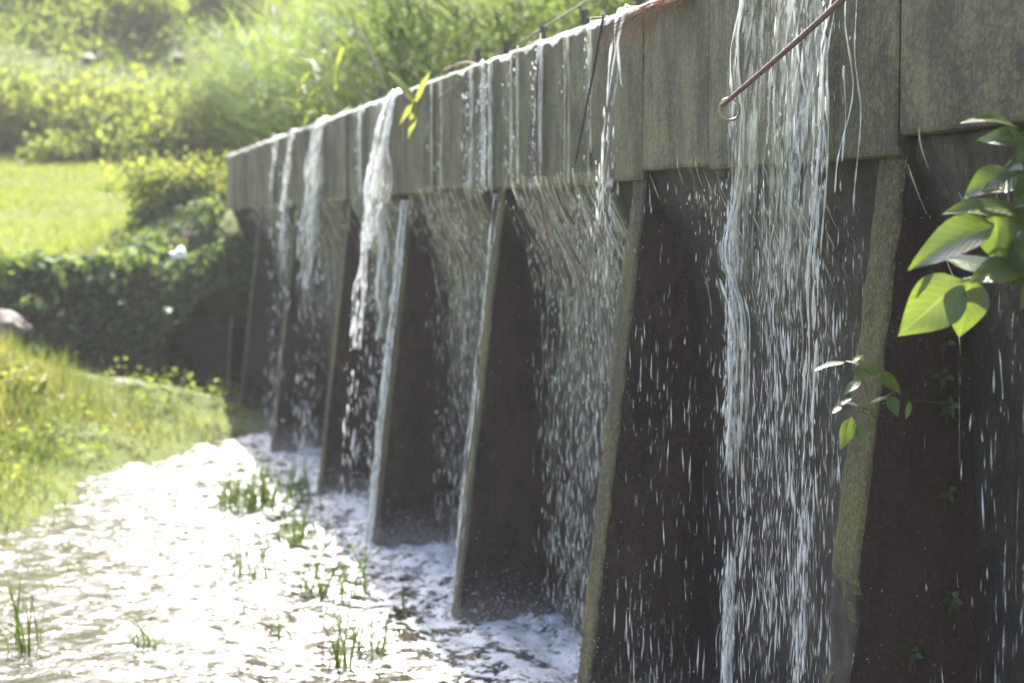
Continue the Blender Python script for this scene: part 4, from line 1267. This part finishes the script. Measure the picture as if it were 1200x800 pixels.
# tree at the top of the slope
c = ground_at(-10, 50.0, 0.2)
tree = thing("tree", c, "dark grey-limbed tree at the top of the slope", "tree")
top = c + np.array([0.3, 0, 6.0])
link("trunk", tube_mesh("trunk", smooth_path([c - [0, 0, 0.3], c + [0.15, 0, 2], c + [-0.1, 0.2, 4], top], 16), np.linspace(0.26, 0.1, 16), 9), M_bark, tree)
for k in range(9):
    b = c + [0, 0, 1.2 + 0.5 * k]; a = k * 2.4
    e = b + np.array([math.cos(a) * 2.4, math.sin(a) * 1.6, rng.uniform(-0.3, 1.2)])
    link("limb", tube_mesh("limb", smooth_path([b, (b + e) / 2 + [0, 0, 0.4], e], 10), np.linspace(0.09, 0.025, 10), 6), M_bark, tree)
p, sz, ax, sh = bush_parts(c + [0, 0, 1.2], 2.8, 2.2, 2.9, 9000, 0.22, 16, 91)
v, q, ti = leaves(p, sz, ax, sh * 0.8)
link("crown", mesh_np("crown", v, q, ti), M_darkbush, tree, "stuff")
stick("fallen_branch", "bare pale branch leaning across the top of the slope by the tree", "branch", [at(-20, -28, 40), at(25, 3, 40), at(42, 10, 40), at(62, 14, 40), at(80, 30, 40.2)], (0.09, 0.05), M_bark)
for k, (lab, px, Y, r) in enumerate((("pale rock showing on the slope above the bright bushes", 108, 33.6, 0.2), ("bare pale boulder by the dark shrub", 210, 34.5, 0.17))):
    g_ = ground_at(px, Y, -0.3)
    tag(link("rock", stone_mesh("rock", g_, r, 30 + k, 3, (1.3, 0.8, 0.5)), M_pinkend), lab, "rock")


# reeds behind the dam
def reed_arrays(base, H, lean, nleaf, L, seed, w=0.016):
    r = np.random.default_rng(seed)
    n = len(base)
    out = []
    # stems
    out.append(blades(base, H, np.full(n, 0.008), lean, np.clip(r.normal(0.55, 0.15, n), 0, 1), 3))
    for k in range(nleaf):
        f = np.clip(0.22 + 0.75 * (k + r.random(n)) / nleaf, 0, 1)
        b = base + np.concatenate([lean * (f ** 1.6)[:, None], (H * f)[:, None]], 1)
        a = r.normal(2.7, 1.1, n) if k % 2 else r.uniform(0, 6.28, n)
        ll = L * r.uniform(0.6, 1.3, n)
        dirh = np.stack([np.cos(a), np.sin(a)], 1)
        side = np.stack([-np.sin(a), np.cos(a), np.zeros(n)], 1)
        rise = ll * r.uniform(0.35, 0.85, n); drop = ll * r.uniform(0.15, 0.6, n)
        rows = []
        for j, (g, wd) in enumerate(((0, 0.5), (0.35, 1.0), (0.7, 0.75), (1.0, 0.06))):
            pz = rise * g - drop * g * g
            c_ = b + np.concatenate([dirh * (ll * 0.8 * g)[:, None], pz[:, None]], 1)
            rows += [c_ - side * wd * w * 0.5, c_ + side * wd * w * 0.5]
        vv = np.stack(rows, 1).reshape(-1, 3)
        qq = np.array([[2 * i, 2 * i + 1, 2 * i + 3, 2 * i + 2] for i in range(3)])
        out.append((vv, (qq[None] + (np.arange(n) * 8)[:, None, None]).reshape(-1, 4), np.repeat(np.clip(0.25 + 0.45 * f + r.normal(0, 0.2, n), 0, 1), 8)))
    return join(out)


n = 3600
t = 2.0 + 24 * rng.random(n); s = -0.9 - 9 * rng.random(n) ** 1.3
s = s - 1.1 * (t < 8)
pp = wps(t, s, ground_h(t, s))
x_ = 600 + 2000 * pp[:, 0] / pp[:, 1]
keep = (x_ > 215) & (x_ < 1300) & (fbm(t * 0.8, s * 0.8, 111) > 0.3)
pp, t = pp[keep], t[keep]; n = len(pp)
v, q, ti = reed_arrays(pp, rng.uniform(1.3, 2.5, n), np.stack([rng.normal(-0.12, 0.22, n), rng.normal(0, 0.2, n)], 1), 10, np.full(n, 0.75), 5, 0.030)
tag(link("reeds", mesh_np("reeds", v, q, ti), M_reed), "dense pale green reeds growing behind the dam", "reeds", None, "stuff")
# dry stalks leaning among the reeds
for k, (lab, a, b, Y) in enumerate((("dry tan reed stalk leaning down to the crest near the far end", (352, 60), (402, 132), 14.2), ("longest dry tan stalk slanting through the reeds", (372, 40), (432, 122), 13.6), ("bent dry stalk in the reeds above the grass sprig", (420, 35), (452, 104), 12.8))):
    stick("dry_stalk", lab, "reed stalk", [at(*b, Y), at((a[0] + b[0]) / 2 + 3, (a[1] + b[1]) / 2, Y + 0.15), at(*a, Y + 0.3)], (0.011, 0.007), M_drystem)
for k, (lab, px, Y, H, nl) in enumerate((("bright yellow-green reed shoot standing alone behind the far planks", 362, 13.6, 0.75, 5), ("taller bright reed shoot beside the lone shoot", 384, 13.4, 0.78, 6))):
    b = ground_at(px, Y, 0.0); b[2] = 2.42
    rt = thing("reed_shoot", b, lab, "reed")
    v, q, ti = reed_arrays(b[None] + rng.normal(0, 0.03, (3, 3)) * [1, 1, 0], np.full(3, H), np.array([[-0.1, 0.0], [0.05, 0], [0, 0.1]]), nl, np.full(3, 0.5), 70 + k, 0.035)
    link("blades", mesh_np("blades", v, q, np.clip(ti * 0.6, 0, 1)), M_ylbush, rt, "stuff")

# grass tufts standing in the pool
GT = [((262, 345, 548, 590), 13.0, 110, 0.28, "large clump of green grass in the pool by the far buttresses"), ((275, 300, 575, 600), 12.0, 30, 0.2, "small clump in the pool just in front of the large far clump"),
      ((330, 362, 600, 640), 10.6, 30, 0.2, "sparse grass in the shade near the third far buttress"),
      ((266, 282, 640, 676), 9.1, 4, 0.18, "pair of thin blades farthest left in the bright water"), ((285, 325, 630, 680), 9.2, 9, 0.2, "loose scatter of thin grass blades in bright water"),
      ((345, 372, 650, 702), 8.6, 12, 0.24, "upright tuft of dark blades at the edge of the glare"), ((370, 388, 660, 705), 8.55, 10, 0.24, "forked tuft right beside the upright dark tuft"),
      ((400, 425, 630, 700), 8.8, 8, 0.24, "few leaning blades near the foot of the wet buttress"), ((468, 480, 690, 728), 8.1, 3, 0.2, "single dark blade closest to the dam foot"),
      ((385, 400, 720, 785), 7.6, 9, 0.26, "tall curved tuft in the foreground of the pool"), ((434, 446, 735, 768), 7.5, 7, 0.17, "short stout tuft of blades right of the tall curved tuft"),
      ((412, 428, 725, 772), 7.5, 6, 0.2, "wispy tuft between the stout tuft and the tall one"), ((325, 340, 728, 748), 7.8, 4, 0.12, "small bent blade lying in the bright water"),
      ((158, 180, 720, 760), 7.7, 7, 0.2, "bright green sprig alone in the glittering water"), ((5, 35, 690, 770), 7.5, 12, 0.22, "yellowish tuft at the left edge of the water")]
for (x0, x1, y0, y1), Y, nb, H, lab in GT:
    cx, cy = (x0 + x1) / 2, y1
    b0 = at(cx, cy, Y); Yw = CAM_Z / ((cy - 267) / 2000)
    c = np.array([(cx - 600) / 2000 * Yw, Yw, -0.03])
    rt = thing("grass_tuft", c, lab, "grass tuft", "grass tufts standing in the pool")
    wd = (x1 - x0) / 2000 * Yw * 0.38
    n = round(nb * 1.35)
    base = c + np.stack([rng.normal(0, wd * 1.35, n), rng.normal(0, wd * 1.3 * (1.3 if nb > 20 else 0.9), n), np.zeros(n)], 1)
    hh = (y1 - y0) / 2000 * Yw * rng.uniform(0.7, 1.35, n) + 0.04
    v, q, ti = blades(base, hh, rng.uniform(0.010, 0.018, n), rng.normal(0, 0.08, (n, 2)), rng.random(n), 4)
    link("blades", mesh_np("blades", v, q, ti), M_pooolgrass, rt, "stuff")

# ferns at the lip of the near bank
for lab, px, Y, hh in (("tall bright fern at the left end of the rough bank", 6, 13.6, 0.42), ("smaller fern standing just right of the tall fern", 36, 13.9, 0.36)):
    b = ground_at(px, Y, 0.0)
    rt = thing("fern", b, lab, "fern")
    for k in range(7):
        a = k * 0.9 + px; lean = 0.55 * hh
        pts = np.array([b + np.array([math.cos(a) * lean * f ** 1.6, math.sin(a) * lean * f ** 1.6, hh * (f - 0.25 * f * f) * 1.2]) for f in np.linspace(0, 1, 26)])
        sd = np.array([-math.sin(a), math.cos(a), 0.1])
        P_ = np.concatenate([pts[3:], pts[3:]]); n = len(pts) - 3
        L_ = 0.10 * np.sin(np.linspace(0.25, 1, n) * math.pi * 0.97) + 0.012
        v, q, ti = leaves(P_, np.concatenate([L_, L_]), np.concatenate([np.tile(sd, (n, 1)), np.tile(-sd, (n, 1))]) + [0, 0, 0.15], np.full(2 * n, 0.75), 0.3, 0.1)
        link("frond", mesh_np("frond", v, q, ti), M_ylbush, rt)

# ------------------------------------------------------------------ mist where the falls strike the pool
for i, lab in ((3, "pale mist at the foot of the torrent"), (4, "pale mist at the foot of the broad greenish veil"), (5, "pale mist rising in the bay of the twin rivulets"), (6, "pale mist at the foot of the gushing spout"), (7, "pale mist below the foamy white band")):
    bm = bmesh.new()
    bmesh.ops.create_icosphere(bm, subdivisions=3, radius=1)
    tc = BT[i] + (BT[i + 1] - BT[i]) * 0.66
    for v in bm.verts:
        k = 0.8 + 0.5 * vnoise(v.co.x * 2 + i, v.co.y * 2 + v.co.z * 2.5, 131)
        v.co = Vector((tc + v.co.x * 0.72 * k, 0.10 + v.co.y * 0.5 * k, 0.06 + v.co.z * 0.36 * k))
    bm.transform(WM)
    mm_ = bpy.data.materials.get("falls_mist")
    if mm_ is None:
        h_ = N("falls_mist"); vo = h_.n("VolumePrincipled")
        vo.inputs["Color"].default_value = (0.97, 0.97, 0.98, 1); tc_ = h_.n("TexCoord"); sv = h_.n("VectorMath"); sv.operation = 'DISTANCE'
        h_.l(tc_.outputs["Generated"], sv.inputs[0]); sv.inputs[1].default_value = (0.5, 0.5, 0.35)
        fl = h_.math('SUBTRACT', 1.0, h_.math('MULTIPLY', sv.outputs["Value"], 2.1), clamp=True)
        nz = h_.ramp(h_.noise(h_.pos(), 6.0, 3.0), [(0.35, 0.2), (0.65, 1.0)])
        h_.l(h_.math('MULTIPLY', h_.math('MULTIPLY', h_.math('POWER', fl, 1.3), nz), 0.75), vo.inputs["Density"])
        h_.l(vo.outputs[0], h_.out.inputs["Volume"]); mm_ = h_.m
    tag(link("mist", bm_mesh("mist", bm), mm_), lab, "mist", None, "stuff")

# ------------------------------------------------------------------ hazy spray-laden air
bm = bmesh.new()
bmesh.ops.create_cube(bm, size=1)
for v in bm.verts: v.co = Vector((v.co.x * 330 + 0, v.co.y * 330 + 75, -2.0 if v.co.z < 0 else 34.0))
hm = N("haze_air")
vol = hm.n("VolumePrincipled")
vol.inputs["Color"].default_value = (0.96, 0.97, 1.0, 1)
vol.inputs["Density"].default_value = 0.0009
vol.inputs["Anisotropy"].default_value = 0.35
hm.l(vol.outputs[0], hm.out.inputs["Volume"])
tag(link("haze", bm_mesh("haze", bm), hm.m), "thin sunlit haze in the air over the pool", None, None, "stuff")
